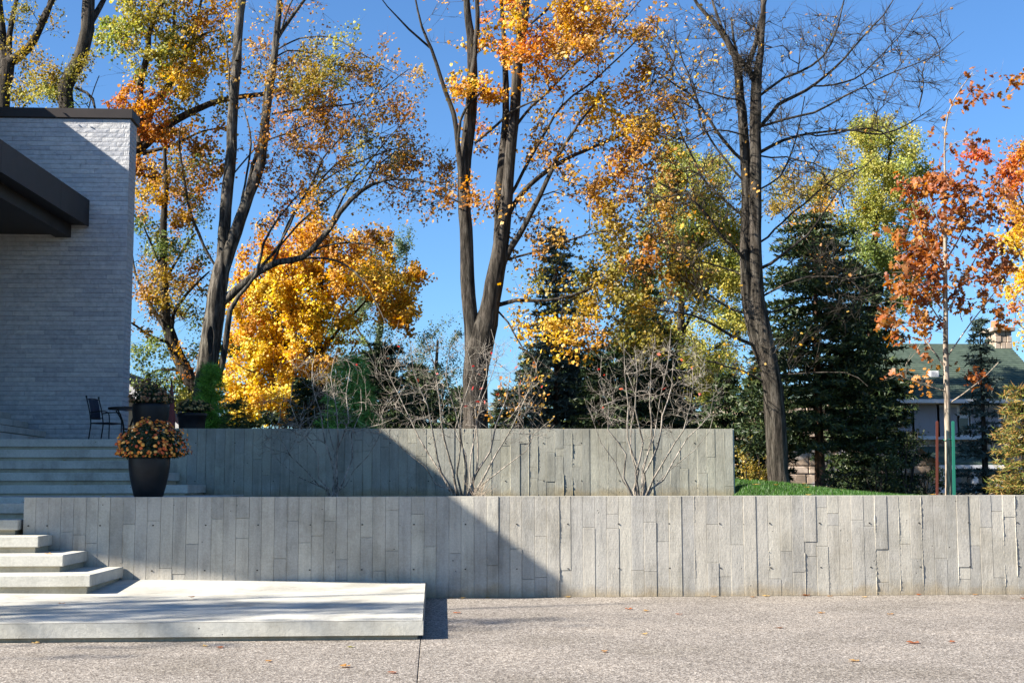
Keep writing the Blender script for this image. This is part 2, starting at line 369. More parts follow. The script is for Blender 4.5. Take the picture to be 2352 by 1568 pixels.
# ------------------------------------------------------------------ board-formed walls
PITCH = .1451
def board_wall(name, label, x0, x1, yf, thick, z0, z1, m, hole_rows, seed, splitp):
    rs = random.Random(seed)
    w = empty(name, ((x0+x1)/2, yf+thick/2, z0), label, 'wall')
    MB().box(x0, x1-.003, yf+.022, yf+thick, z0-.1, z1, .006).build('wall_core', M['core'], w)
    x = x0; fins = MB(); holes = MB(); cols = []
    while x < x1-.03:
        wd = min(PITCH*rs.uniform(.93, 1.07), x1-x)
        cols.append((x, wd)); x += wd
    pd = 0
    for ci, (x, wd) in enumerate(cols):
        cuts = [z0]; r = rs.random()
        if r < splitp: cuts.append(z0+(z1-z0)*rs.uniform(.12, .88))
        if r < splitp*.28: cuts.append(z0+(z1-z0)*rs.uniform(.12, .88))
        cuts = sorted(cuts); cuts = [c for k, c in enumerate(cuts) if k == 0 or c-cuts[k-1] > .09]; cuts.append(z1)
        d = rs.choice([0, 0, .001, .002, .003, .005, .008])
        gap = .0025
        for k in range(len(cuts)-1):
            if k: d = rs.choice([0, .001, .002, .004, .008])
            e = rs.uniform(-.002, .002)
            MB().box(x+gap/2, x+wd-gap/2+e*0, yf-d, yf+.0225, cuts[k]+(.002 if k else 0), cuts[k+1]-(.0015 if k < len(cuts)-2 else 0), .0022).build('concrete_board', m, w)
        # ragged concrete fin squeezed out between two boards
        if rs.random() < .42 and ci < len(cols)-1:
            a = z0+(z1-z0)*(0 if rs.random() < .6 else rs.uniform(0, .6)); c = z1 if rs.random() < .55 else min(z1, a+rs.uniform(.2, .7))
            zz = [a]; 
            while zz[-1] < c: zz.append(zz[-1]+rs.uniform(.008, .028))
            zz[-1] = min(zz[-1], z1-.002)
            amp = rs.choice([.004, .005, .006, .009, .014]); xx = x+wd; pr = []
            ph = rs.uniform(0, 6)
            for z in zz: pr.append(d+.001+max(0, amp*(.35+.5*math.sin(z*9+ph)+rs.uniform(-.45, .55))))
            V = []
            for z, q in zip(zz, pr):
                ox = rs.uniform(-.001, .001)
                V += [(xx-.0035+ox, yf-d*.5+.002, z), (xx+ox, yf-q, z), (xx+.0035+ox, yf-d*.5+.002, z)]
            nq = len(zz)-1; Q = []
            for k in range(nq): Q += [(3*k, 3*k+3, 3*k+4, 3*k+1), (3*k+1, 3*k+4, 3*k+5, 3*k+2)]
            fins.add(V, Q)
    fo = fins.build('seam_fin', m, w); fo['kind'] = 'stuff'
    hx = x0+.06
    k = 0
    while hx < x1-.05:
        for hz in hole_rows:
            r_ = .0075; V = [(hx+r_*1.3*math.cos(a), yf-.0095, hz+r_*math.sin(a)) for a in np.linspace(0, 2*PI, 9)[:-1]]
            V += [(hx+r_*1.5*math.cos(a), yf+.006, hz+r_*1.2*math.sin(a)) for a in np.linspace(0, 2*PI, 9)[:-1]]
            T = [(0, i, i+1) for i in range(1, 7)]; Q = [(i, i+8, (i+1) % 8+8, (i+1) % 8) for i in range(8)]
            holes.add(V, Q, T)
        k += 1; hx += .61 if k > 1 else .215
    ho = holes.build('tie_hole_disc', M['hole'], w); ho['kind'] = 'stuff'  # raised discs, no real recess; each hole's inner shade is their dark colour
    return w
board_wall('retaining_wall', 'long low board-formed concrete wall in front, rising straight from the gravel-textured driveway', -4.77, 9.6, 0, .25, 0.0, 1.19, M['board'], (.335, .86), 3, .62)
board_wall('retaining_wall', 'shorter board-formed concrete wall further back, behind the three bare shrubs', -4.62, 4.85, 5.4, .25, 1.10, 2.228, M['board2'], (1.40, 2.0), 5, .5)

# ------------------------------------------------------------------ platform and steps
plat = empty('concrete_platform', (-3.5, -2.2, 0), 'broad pale concrete landing slab at the foot of the steps, dappled with branch shade', 'platform')
mb = MB(); x0, x1, y0, y1 = -8.5, -.08, -4.41, -.004
V = [(x0, y0, .04), (x1, y0, .04), (x1, y1, .04), (x0, y1, .04), (x0, y0, .158), (x1, y0, .16), (x1, y1, .185), (x0, y1, .30)]
npmesh('landing_slab', V, np.array([(0, 3, 2, 1), (0, 1, 5, 4), (1, 2, 6, 5), (2, 3, 7, 6), (3, 0, 4, 7)]), M['step'], plat)
npmesh('landing_slab_top', [(x0, y0+.006, .1605), (x1-.006, y0+.006, .1625), (x1-.006, y1, .1875), (x0, y1, .3025)], np.array([(0, 1, 2, 3)]), M['step'], plat)
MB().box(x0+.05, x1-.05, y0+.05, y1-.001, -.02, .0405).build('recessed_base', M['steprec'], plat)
def stair(name, label, specs, xl, base0):
    st = empty(name, (specs[0][0]-1, specs[0][1], base0), label, 'stairs')
    prev = base0
    for k, (xr, yf, zt, depth) in enumerate(specs):
        th = .122
        MB().box(xl, xr, yf, yf+depth, zt-th, zt, .007).build('step', M['step'], st)
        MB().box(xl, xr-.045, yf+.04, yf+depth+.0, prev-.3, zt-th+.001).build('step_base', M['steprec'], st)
        prev = zt
    return st
stair('concrete_steps', 'lower flight of pale concrete steps, sunlit, climbing past the left end of the front wall',
      [(-3.60, -1.55, .385, 1.54), (-4.02, -1.05, .57, 1.045), (-4.43, -.56, .757, .555), (-4.80, -.10, .935, .9), (-4.79, .35, 1.118, 1.2)], -8.5, .20)
# terrace at wall-top level
ter = empty('lower_terrace', (-6, 2.5, 1.187), None, None); ter['kind'] = 'structure'
MB().box(-8.5, -4.78, .85, 7.0, .8, 1.186, .006).build('terrace_slab', M['step'], ter)
MB().box(-4.775, -2.9, .252, 4.9, .9, 1.186, .006).build('terrace_slab', M['step'], ter)
stair('concrete_steps', 'upper flight of shaded concrete steps behind the flower pot, ending at the upper terrace',
      [(-3.56, 3.8, 1.34, 1.58), (-3.97, 4.3, 1.525, 1.09), (-4.37, 4.75, 1.707, .63), (-4.66, 5.2, 1.889, .49), (-4.66, 5.65, 2.07, .84)], -9.6, 1.186)
ut = empty('upper_terrace', (-6, 8.5, 2.07), None, None); ut['kind'] = 'structure'
MB().box(-9.6, -3.7, 6.495, 11.95, 1.6, 2.069, .006).build('terrace_slab', M['step'], ut)
MB().box(-4.655, -3.7, 5.66, 6.455, 1.6, 2.069, .006).build('terrace_slab', M['step'], ut)
ent = empty('entrance_steps', (-8.5, 9, 2.07), 'side flight of concrete steps climbing left along the stone wall to the house entrance', 'stairs')
for k, xr in enumerate((-7.37, -7.71, -8.06, -8.41, -8.76)):
    z = 2.245+k*.18
    MB().box(-9.6, xr, 6.0+.04*k, 11.28, z-.12, z, .006).build('step', M['step'], ent)
    MB().box(-9.6, xr-.045, 6.03+.04*k, 11.275, z-.19, z-.119).build('step_base', M['steprec'], ent)

# ------------------------------------------------------------------ stone-clad house wing
house = empty('stone_house', (-8, 11.6, 2.07), 'pale split-face stone house wing with dark metal coping, at the left edge', 'house')
XC, YF, YB, Z0, Z1 = -6.235, 11.3, 11.9, 2.0, 8.82
MB().box(-9.45, XC-.02, YF+.022, YB-.02, Z0, Z1).build('wall', M['mortar'], house)
def rock_mesh(seed, nx=9, nz=2):
    rs = np.random.default_rng(seed)
    xs = np.linspace(0, 1, nx+1); zs = np.linspace(0, 1, nz+1)
    V = []
    for j, z in enumerate(zs):
        for i, x in enumerate(xs):
            edge = i in (0, nx) or j in (0, nz)
            V.append((x if edge else x+rs.uniform(-.04, .04), -(rs.uniform(.45, .7) if edge else rs.uniform(.35, 1.15)), z if edge else z+rs.uniform(-.15, .15)))
    nv = len(V)
    V += [(0, 1, 0), (1, 1, 0), (1, 1, 1), (0, 1, 1)]
    Q = [(j*(nx+1)+i, j*(nx+1)+i+1, (j+1)*(nx+1)+i+1, (j+1)*(nx+1)+i) for j in range(nz) for i in range(nx)]
    T = []
    for i in range(nx): T += [(nv, i+1, i), (nv+3, nz*(nx+1)+i, nz*(nx+1)+i+1)]
    T += [(nv, nv+1, nx), (nv+3, nz*(nx+1)+nx, nv+2)]
    for j in range(nz):
        T += [(nv, j*(nx+1), (j+1)*(nx+1)), (nv+1, (j+1)*(nx+1)+nx, j*(nx+1)+nx)]
    T += [(nv, nz*(nx+1), nv+3), (nv+1, nv+2, nz*(nx+1)+nx)]
    return np.array(V, float), np.array(Q), np.array(T)
ROCKS = [rock_mesh(s) for s in range(12)]
RM = [npmesh('stone_block', r[0], [r[1], r[2]], M['stone'], None, link=False) for r in ROCKS]
CH = .0945; count = 0; rest = MB(); row = 0; z = Z0
rs = random.Random(21)
pieces = []
while z < Z1-.01:
    hh = min(CH, Z1-z); off = [0, .3, .15, .45][row % 4]+rs.uniform(-.03, .03)
    x = XC; first = True
    while x > -9.4:
        w = (.6 if not first else (.12+off*.95)); w = min(w, x+9.45)
        if w > .03: pieces.append((x-w, w, z, hh))
        x -= w; first = False
    z += hh; row += 1
pieces.sort(key=lambda p: -(p[0]+p[1]) if p[0]+p[1] > -8.9 else 99)
for (x, w, z, hh) in pieces:
    k = rs.randrange(12); dep = rs.uniform(.010, .018)
    if count < 300:
        o = bpy.data.objects.new('stone_block', RM[k]); COL.objects.link(o)
        o.location = (x+.003, YF, z+.004); o.scale = (w-.005, dep*.8, hh-.006); o.parent = house
        o.matrix_parent_inverse = Matrix.Translation(-Vector(house.location)); count += 1
    else:
        V, Q, T = ROCKS[k]; rest.add(V*np.array([w-.005, dep*.8, hh-.006])+np.array([x+.003, YF, z+.004]), Q, T)
z = Z0; row = 0
while z < Z1-.01:
    hh = min(CH, Z1-z); ys = [YF+.002, YF+.002+[.3, .45, .18][row % 3], YB]
    for a, c in zip(ys[:-1], ys[1:]):
        V, Q, T = ROCKS[rs.randrange(12)]
        Vn = np.stack([XC-.02+(-V[:, 1]*.004+.02*(V[:, 1] <= 0)), a+.003+V[:, 0]*(c-a-.006), z+.004+V[:, 2]*(hh-.008)], -1)
        rest.add(Vn, Q, T)
    z += hh; row += 1
o = rest.build('stone_block_rest', M['stone'], house); o['kind'] = 'stuff'; o.name = 'stone_facing'
MB().box(-9.5, XC+.05, YF-.05, YB+.05, Z1+.0, Z1+.20, .008).build('coping', M['bronze'], house)
MB().box(-9.5, XC+.012, YF-.012, YB+.0, Z1-.012, Z1+.0005).build('coping_drip', M['mortar'], house)
# main block of the house, mostly beyond the left edge of the view
MB().box(-22, -9.46, 8.9, 11.9, 0, 9.86).build('wall', M['cream'], house)
MB().box(-22, -9.42, 8.86, 11.94, 9.861, 10.10, .01).build('roof', M['bronze'], house)

MB().box(-22, -15.5, -.9, 8.88, 0, 9.86).build('wall', M['cream'], house)  # unseen side block, added to block sky light and darken the facade
MB().box(-22, -15.4, -1.0, 8.85, 9.861, 10.10, .01).build('roof', M['bronze'], house)  # top of the added, unseen light-blocking block

# canopy roof over the entrance
can = empty('entrance_canopy', (-7.3, 8, 6.4), 'dark bronze metal canopy roof cutting across the stone wall at the left edge', 'canopy')
def poly_prism(name, P, z0, z1, m, parent):
    n = len(P); V = [(x, y, z0) for x, y in P]+[(x, y, z1) for x, y in P]
    me = bpy.data.meshes.new(name)
    me.from_pydata(V, [], [tuple(range(n))[::-1], tuple(range(n, 2*n))]+[(i, (i+1) % n, n+(i+1) % n, n+i) for i in range(n)])
    me.materials.append(m); o = bpy.data.objects.new(name, me); COL.objects.link(o); setpar(o, parent); return o
def redge(y, x_at=-7.0, k=.055): return x_at-k*(11.3-y)
poly_prism('roof_slab', [(redge(11.28)-.02, 11.28), (-15.45, 11.28), (-15.45, -2.62), (redge(-3.3)-.02, -3.3)], 6.60, 7.085, M['bronze'], can)
ys = [11.28, 9.55, 6.5, 3.45, .4, -3.3]
for a, c in zip(ys[:-1], ys[1:]):
    V = []
    for y in (a-.004, c+.004):
        x = redge(y); V += [(x-.018, y, 6.57), (x, y, 6.57), (x, y, 7.11), (x-.018, y, 7.11)]
    Q = [(0, 4, 5, 1), (1, 5, 6, 2), (2, 6, 7, 3), (3, 7, 4, 0), (0, 1, 2, 3), (7, 6, 5, 4)]
    npmesh('fascia_panel', V, np.array(Q), M['bronze'], can)
V = []
poly_prism('edge_beam', [(redge(11.28)-.35, 11.28), (redge(11.28)-.65, 11.28), (redge(-2.9)-.65, -2.9), (redge(-2.9)-.35, -2.9)], 6.34, 6.599, M['bronze'], can)
poly_prism('edge_beam', [(-15.45, -2.15), (redge(-2.9)-.66, -2.95), (redge(-2.9)-.66, -3.15), (-15.45, -2.35)], 6.34, 6.599, M['bronze'], can)
poly_prism('soffit', [(redge(11.28)-.66, 11.28), (-15.45, 11.28), (-15.45, -2.14), (redge(-2.9)-.66, -2.93)], 6.40, 6.44, M['bronze'], can)

# ------------------------------------------------------------------ neighbour's house behind the trees on the right
HY = 27.0
nh = empty('neighbour_house', at(2150, 1110, HY), "neighbour's stone bungalow with green shingle roof and stone chimney, behind the rust-leaved sapling", 'house')
e0 = at(1930, 917, HY); e1 = at(2420, 917, HY); rz = at(2200, 790, HY+5)[2]; ez = e0[2]
rx0 = at(1985, 800, HY+5)[0]; rx1 = at(2312, 800, HY+5)[0]
V = [(e0[0], HY, ez), (e1[0], HY, ez), (rx1, HY+5, rz), (rx0, HY+5, rz), (e0[0], HY+10, ez), (e1[0], HY+10, ez)]
npmesh('roof_deck', V, [np.array([(0, 1, 2, 3), (4, 3, 2, 5)]), np.array([(0, 3, 4), (1, 5, 2)])], M['shingle'], nh)
nc = 26
for k in range(nc):
    t0, t1 = k/nc, (k+1.25)/nc
    def lerp(a, c, t): return a+(c-a)*t
    P = []
    for t, lift in ((t0, .05), (min(t1, 1), .012)):
        P += [(lerp(e0[0]-.05, rx0-.05, t), lerp(HY-.12, HY+5, t), lerp(ez, rz, t)+lift), (lerp(e1[0]+.05, rx1+.05, t), lerp(HY-.12, HY+5, t), lerp(ez, rz, t)+lift)]
    P += [(P[0][0], P[0][1], P[0][2]-.05), (P[1][0], P[1][1], P[1][2]-.05)]
    npmesh('shingle_course', P, np.array([(0, 1, 3, 2), (4, 5, 1, 0)]), M['shingle'], nh)
MB().box(e0[0]-.1, e1[0]+.1, HY-.28, HY-.13, ez-.13, ez+.0, .01).build('gutter', M['white'], nh)
wz0 = .8
MB().box(e0[0]-3.2, e1[0], HY+.5, HY+9.5, wz0, ez-.02).build('wall', M['fieldstone'], nh)
rs = random.Random(4); st = MB(); z = wz0
wx0 = e0[0]-3.2
while z < ez-.1:
    hh = rs.uniform(.22, .42); x = wx0
    while x < e1[0]:
        w = rs.uniform(.3, .75); st.box(x+.015, x+w-.015, HY+.5-rs.uniform(.02, .07), HY+.52, z+.015, min(ez-.03, z+hh)-.015, .02); x += w
    z += hh
o = st.build('stone_course', M['fieldstone'], nh); o['kind'] = 'stuff'
def window(u0, u1, v0, v1, panel=True):
    a = at(u0, v1, HY+.4); c = at(u1, v0, HY+.4)
    f = MB().box(a[0]-.1, c[0]+.1, HY+.36, HY+.45, a[2]-.1, c[2]+.1, .01).build('window', M['white'], nh)
    g = MB().box(a[0], c[0], HY+.34, HY+.362, a[2], c[2]).build('pane', M['siding'] if panel else M['glass'], None)
    g.parent = f; g.matrix_parent_inverse = f.matrix_world.inverted() if False else Matrix.Identity(4)
    g.matrix_parent_inverse = (Matrix.Translation(Vector(nh.location)) @ f.matrix_basis @ Matrix.Translation(-Vector(nh.location))).inverted() if False else Matrix.Identity(4)
    return f
window(2066, 2092, 935, 1000); window(2100, 2150, 930, 1000); window(2158, 2196, 935, 1000); window(2202, 2222, 960, 998, False); window(2232, 2290, 935, 1000)
sa = at(2040, 1003, HY+.3); sb = at(2420, 1003, HY+.3)
MB().box(sa[0], sb[0], HY+.25, HY+.5, sa[2]-.09, sa[2], .01).build('ledge', M['white'], nh)
# porch with its own little roof
pa = at(2160, 1062, HY-1.5); pb = at(2300, 1062, HY-1.5); pt = at(2200, 1046, HY+.3)[2]
npmesh('porch_roof', [(pa[0], HY-1.5, pa[2]), (pb[0], HY-1.5, pa[2]), (pb[0], HY+.4, pt+.3), (pa[0], HY+.4, pt+.3), (pa[0], HY-1.5, pa[2]-.12), (pb[0], HY-1.5, pa[2]-.12)], np.array([(0, 1, 2, 3), (4, 5, 1, 0)]), M['shingle'], nh)
MB().box(pa[0]-.05, pb[0]+.05, HY-1.6, HY-1.5, pa[2]-.2, pa[2]-.08, .01).build('porch_fascia', M['white'], nh)
for u in (2166, 2238, 2294):
    q = at(u, 1062, HY-1.4); MB().box(q[0]-.09, q[0]+.09, HY-1.45, HY-1.27, wz0, q[2]-.1, .01).build('porch_post', M['white'], nh)
q0 = at(2180, 1130, HY+.4); q1 = at(2205, 1075, HY+.4)
MB().box(q0[0], q1[0], HY+.36, HY+.47, wz0, q1[2], .01).build('door', M['siding'], nh)
# chimney
ca = at(2272, 800, HY+5); cb = at(2309, 756, HY+5)
ch = MB().box(ca[0]+.06, cb[0]-.06, HY+4.5, HY+5.4, ez+.5, cb[2]-.14).build('chimney', M['fieldstone'], nh)
def sub(o, p): o.parent = p; o.matrix_parent_inverse = Matrix.Identity(4); return o
rs = random.Random(9); z = rz-.6
st = MB()
while z < cb[2]-.2:
    hh = rs.uniform(.16, .26); x = ca[0]
    while x < cb[0]-.05:
        w = min(rs.uniform(.18, .34), cb[0]-x); st.box(x+.01, x+w-.01, HY+4.5-rs.uniform(.03, .08), HY+4.52, z+.01, min(z+hh, cb[2]-.14)-.01, .012); x += w
    z += hh
o = sub(st.build('chimney_stone', M['fieldstone']), ch); o['kind'] = 'stuff'
sub(MB().box(ca[0]-.1, cb[0]+.1, HY+4.35, HY+5.5, cb[2]-.14, cb[2], .02).build('chimney_cap', M['fieldstone']), ch)
sub(MB().lathe((ca[0]+cb[0])/2-.1, HY+4.9, [(.16, cb[2]), (.14, cb[2]+.28), (.11, cb[2]+.28), (.11, cb[2]+.1)], 14).build('flue_pot', M['terracotta'], None, True), ch)
va = at(2132, 866, HY+1.9)
MB().box(va[0], va[0]+.32, HY+1.7, HY+2.1, va[2]-.05, va[2]+.2, .03).build('roof_vent', M['white'], nh)

# small outbuilding on the left, behind the stone wing
sy = 22.0
gh = empty('garden_house', at(340, 1000, sy), 'small cream outbuilding with brown shingle roof and white bargeboards, behind the flower pots', 'outbuilding')
p0 = at(250, 838, sy); p1 = at(428, 985, sy); p2 = at(60, 985, sy)
def gable_roof(y0, y1, off, th, m, name, side):
    a = np.array([p0[0], 0, p0[2]+off]); c = np.array([(p1 if side else p2)[0], 0, (p1 if side else p2)[2]+off]); V = []
    for y in (y0, y1):
        for q in (a, c): V += [(q[0], y, q[2]), (q[0], y, q[2]-th)]
    return npmesh(name, V, np.array([(0, 2, 6, 4), (1, 5, 7, 3), (0, 1, 3, 2), (4, 6, 7, 5), (2, 3, 7, 6), (0, 4, 5, 1)]), m, gh)
gable_roof(sy-.4, sy+6, .0, .10, M['shingle2'], 'roof', True); gable_roof(sy-.4, sy+6, .0, .10, M['shingle2'], 'roof', False)
gable_roof(sy-.46, sy-.4, -.01, .26, M['white'], 'bargeboard', True); gable_roof(sy-.46, sy-.4, -.01, .26, M['white'], 'bargeboard', False)
npmesh('wall', [(p2[0]+.5, sy, 1.0), (p1[0]-.5, sy, 1.0), (p1[0]-.5, sy, p1[2]+.2), (p0[0], sy, p0[2]-.1), (p2[0]+.5, sy, p1[2]+.2), (p1[0]-.5, sy+5.6, 1.0), (p1[0]-.5, sy+5.6, p1[2]+.2)],
       [np.array([(0, 1, 2, 3, 4)])], M['cream'], gh)
MB().box(p2[0]+.5, p1[0]-.5, sy+.01, sy+5.6, 1.0, p1[2]+.1).build('wall', M['cream'], gh)

# ------------------------------------------------------------------ pots of chrysanthemums
def pot(cx, cy, z0, r, h, label, squat=False):
    p = empty('flower_pot', (cx, cy, z0), label, 'flower pot')
    prof = [(0, 0), (.66, 0), (.70, .02), (.80, .22), (.92, .5), (.985, .75), (1.0, .92), (.985, .985), (.955, 1.0), (.90, .99), (.88, .93)] if not squat else \
           [(0, 0), (.78, 0), (.80, .03), (.86, .3), (.92, .6), (.97, .86), (1.04, .88), (1.05, .99), (1.02, 1.0), (.95, .99), (.93, .9)]
    MB().lathe(cx, cy, [(a*r, z0+b_*h) for a, b_ in prof], 40).build('pot_body', M['pot'], p, True)
    MB().lathe(cx, cy, [(.89*r, z0+.93*h), (.5*r, z0+.95*h), (0.001, z0+.96*h)], 24).build('potting_soil', M['soil'], p, True)
    return p
def mum(cx, cy, z0, rx, hz, nfl, cols, label, drop=.35, sz=.024):
    """mound of chrysanthemums: z0 rim height, rx radius, hz height above the rim"""
    p = empty('chrysanthemum_plant', (cx, cy, z0-.03), label, 'flowers')
    def surf(n, f0, f1, tmin=-.35):
        th = RNG.uniform(0, 2*PI, n); t = RNG.uniform(tmin, 1, n); f = RNG.uniform(f0, f1, n)
        lump = 1+.10*np.sin(th*3+1)+.07*np.sin(th*5+t*4)
        c = np.sqrt(np.clip(1-np.clip(t, 0, 1)**2, 0, 1)); c = np.where(t < 0, 1-.55*(t/ tmin)**2, c)
        return np.stack([cx+rx*c*f*lump*np.cos(th), cy+rx*c*f*lump*np.sin(th), z0+.05+np.where(t > 0, hz*t*f*lump, drop*hz*t)], -1), th, t
    P_, th, t = surf(int(nfl*8), .5, 1.0)
    out = P_-np.array([cx, cy, z0-.05]); out /= np.linalg.norm(out, axis=1)[:, None]
    leaves('foliage', P_, RNG.uniform(.03, .055, len(P_)), np.array([(.035, .06, .018)])*RNG.uniform(.5, 1.5, (len(P_), 1)), 'small', M['leaf'], p, nrm=out+RNG.normal(0, .6, P_.shape))
    # stems
    mbs = MB(); 
    for k in range(40):
        q = P_[RNG.integers(len(P_))]; b0 = np.array([cx+RNG.normal(0, .25*rx), cy+RNG.normal(0, .25*rx), z0-.03]); V, Q = tube([b0, b0*.5+q*.5+[0, 0, .02], q], [.004, .003, .002], 3); mbs.add(V, Q)
    mbs.build('stem', M['bark_mid'], p)['kind'] = 'stuff'
    F, th, t = surf(nfl, .93, 1.08); nr = F-np.array([cx, cy, z0-.08]); nr /= np.linalg.norm(nr, axis=1)[:, None]; nr += RNG.normal(0, .25, nr.shape); nr /= np.linalg.norm(nr, axis=1)[:, None]
    k = 9; an = np.arange(k)*2*PI/k
    a = np.cross(nr, [0.1, .2, 1]); a /= np.linalg.norm(a, axis=1)[:, None]; c = np.cross(nr, a)
    s = RNG.uniform(.75, 1.2, nfl)*sz
    rr = np.where(np.arange(k) % 1 == 0, 1.0, .8)
    ring = F[:, None]+s[:, None, None]*rr[None, :, None]*(np.cos(an)[None, :, None]*a[:, None]+np.sin(an)[None, :, None]*c[:, None])
    dome = F[:, None]+s[:, None, None]*(.62*(np.cos(an+.3)[None, :, None]*a[:, None]+np.sin(an+.3)[None, :, None]*c[:, None])+.35*nr[:, None])
    tip = (F+nr*s[:, None]*.42)[:, None]
    V = np.concatenate([ring, dome, tip], 1); nv = 2*k+1
    Q = np.array([(i, (i+1) % k, k+(i+1) % k, k+i) for i in range(k)]); T = np.array([(k+i, k+(i+1) % k, 2*k) for i in range(k)])
    off = (np.arange(nfl)*nv)[:, None, None]
    cc = np.array(cols)[RNG.integers(len(cols), size=nfl)]*RNG.uniform(.7, 1.25, (nfl, 1))
    C_ = np.repeat(cc[:, None], nv, 1); C_[:, -1] *= 1.5; C_[:, k:2*k] *= 1.2
    o = npmesh('flower_head', V.reshape(-1, 3), [(Q[None]+off).reshape(-1, 4), (T[None]+off).reshape(-1, 3)], M['petal'], p, False, C_.reshape(-1, 3)); o['kind'] = 'stuff'
    return p

# leaf shapes: (vertices, triangles) in a unit square, stem at the origin, tip along +y, slight fold in z
SH = {
 'maple': (np.array([(0, 0, 0), (0, .5, .06), (-.5, .28, -.05), (-.24, .50, 0), (-.36, .84, -.06), (0, 1.0, -.02), (.36, .84, -.06), (.24, .5, 0), (.5, .28, -.05)]),
           np.array([(0, 1, 2), (2, 1, 3), (3, 1, 4), (4, 1, 5), (5, 1, 6), (6, 1, 7), (7, 1, 8), (8, 1, 0)])),
 'star': (np.array([(0, 0, 0), (0, .42, .05), (-.5, .35, -.05), (-.3, .85, -.04), (0, 1, -.03), (.3, .85, -.04), (.5, .35, -.05)]),
          np.array([(0, 1, 2), (1, 3, 2), (1, 4, 3), (1, 5, 4), (1, 6, 5), (0, 6, 1)])),
 'tri': (np.array([(0, 0, 0), (-.42, .5, -.06), (0, 1.0, 0), (.42, .5, -.06)]), np.array([(0, 2, 1), (0, 3, 2)])),
 'small': (np.array([(0, 0, 0), (-.3, .45, -.05), (0, 1.0, 0), (.3, .45, -.05)]), np.array([(0, 2, 1), (0, 3, 2)])),
 'oak': (np.array([(0, 0, 0), (0, .5, .10), (-.30, .26, -.03), (-.13, .36, .02), (-.42, .60, -.08), (-.14, .66, .02), (-.22, .90, -.05), (0, 1, -.08), (.22, .90, -.05), (.14, .66, .02), (.42, .60, -.08), (.13, .36, .02), (.30, .26, -.03)]),
         np.array([(0, 1, 2), (2, 1, 3), (3, 1, 4), (4, 1, 5), (5, 1, 6), (6, 1, 7), (7, 1, 8), (8, 1, 9), (9, 1, 10), (10, 1, 11), (11, 1, 12), (12, 1, 0)])),
}
def leaves(name, P_, size, col, shape, m, parent, nrm=None, hang=.35):
    n = len(P_)
    if n == 0: return None
    SV, ST = SH[shape]
    if nrm is None:
        nrm = RNG.normal(0, .75, (n, 3)); nrm[:, 2] += .5; nrm[:, 0] -= .45; nrm[:, 1] -= .45
    nrm = nrm/(np.linalg.norm(nrm, axis=1)[:, None]+1e-9)
    tp = RNG.normal(0, 1, (n, 3)); tp[:, 2] -= hang
    tp -= nrm*np.sum(tp*nrm, 1)[:, None]; tp /= np.linalg.norm(tp, axis=1)[:, None]+1e-9
    sd = np.cross(tp, nrm)
    wf = RNG.uniform(.75, 1.1, n); fold = RNG.uniform(-.5, 2.2, n)
    L_ = np.asarray(size)[:, None, None]
    V = P_[:, None]+L_*(SV[None, :, 0:1]*wf[:, None, None]*sd[:, None]+SV[None, :, 1:2]*tp[:, None]+SV[None, :, 2:3]*fold[:, None, None]*nrm[:, None])
    nv = len(SV); F = (ST[None]+(np.arange(n)*nv)[:, None, None]).reshape(-1, 3)
    C_ = np.repeat(np.clip(col, .004, .9)[:, None], nv, 1).reshape(-1, 3)
    o = npmesh(name, V.reshape(-1, 3), F, m, parent, False, C_); o['kind'] = 'stuff'
    return o

ORM = [(.75, .22, .03), (.80, .34, .05), (.6, .13, .03), (.82, .42, .10), (.5, .10, .03)]
q = at(341, 1139, .62)
pot(q[0], .62, 1.188, .25, .49, 'tall dark tapering flower pot on the front wall-top terrace, nearest of the three')
mum(q[0], .62, 1.188+.485, .41, .38, 560, ORM, 'mound of orange chrysanthemums overflowing the nearest tall dark pot', .42, .020)
q = at(346, 960, 6.35)
pot(q[0], 6.35, 2.07, .30, .60, 'dark round flower pot on the upper terrace beside the bistro table')
mum(q[0], 6.35, 2.07+.60, .37, .33, 240, [(.30, .14, .05), (.4, .2, .08), (.2, .08, .04), (.38, .25, .12)], 'dusky bronze chrysanthemums in the pot beside the bistro table', .2)
q = at(441, 960, 8.2)
pot(q[0], 8.2, 2.07, .25, .55, 'low dark flower pot just behind the left end of the upper wall', True)
mum(q[0], 8.2, 2.07+.57, .31, .17, 170, [(.32, .22, .06), (.25, .15, .05), (.38, .28, .1)], 'yellow-brown chrysanthemums in the pot behind the upper wall', .3)

# ------------------------------------------------------------------ bistro table and chairs
def bistro_table(cx, cy, z0):
    t = empty('bistro_table', (cx, cy, z0), 'round black metal bistro table on the upper terrace', 'table')
    MB().lathe(cx, cy, [(0, z0+.70), (.34, z0+.70), (.36, z0+.71), (.36, z0+.735), (.345, z0+.745), (0, z0+.745)], 40).build('table_top', M['black_metal'], t, False)
    for k in range(4):
        a = PI/4+k*PI/2+.3; P_ = []
        for r, z in ((.27, .69), (.17, .56), (.10, .42), (.085, .30), (.12, .15), (.24, .0)): P_.append((cx+r*math.cos(a), cy+r*math.sin(a), z0+z))
        V, Q = tube(catmull(P_, .04), np.full(len(catmull(P_, .04)), .0125), 8); npmesh('leg', V, Q, M['black_metal'], t, True)
    V, Q = tube([(cx+.095*math.cos(a), cy+.095*math.sin(a), z0+.34) for a in np.linspace(0, 2*PI, 17)], np.full(17, .008), 6); npmesh('ring', V, Q, M['black_metal'], t, True)
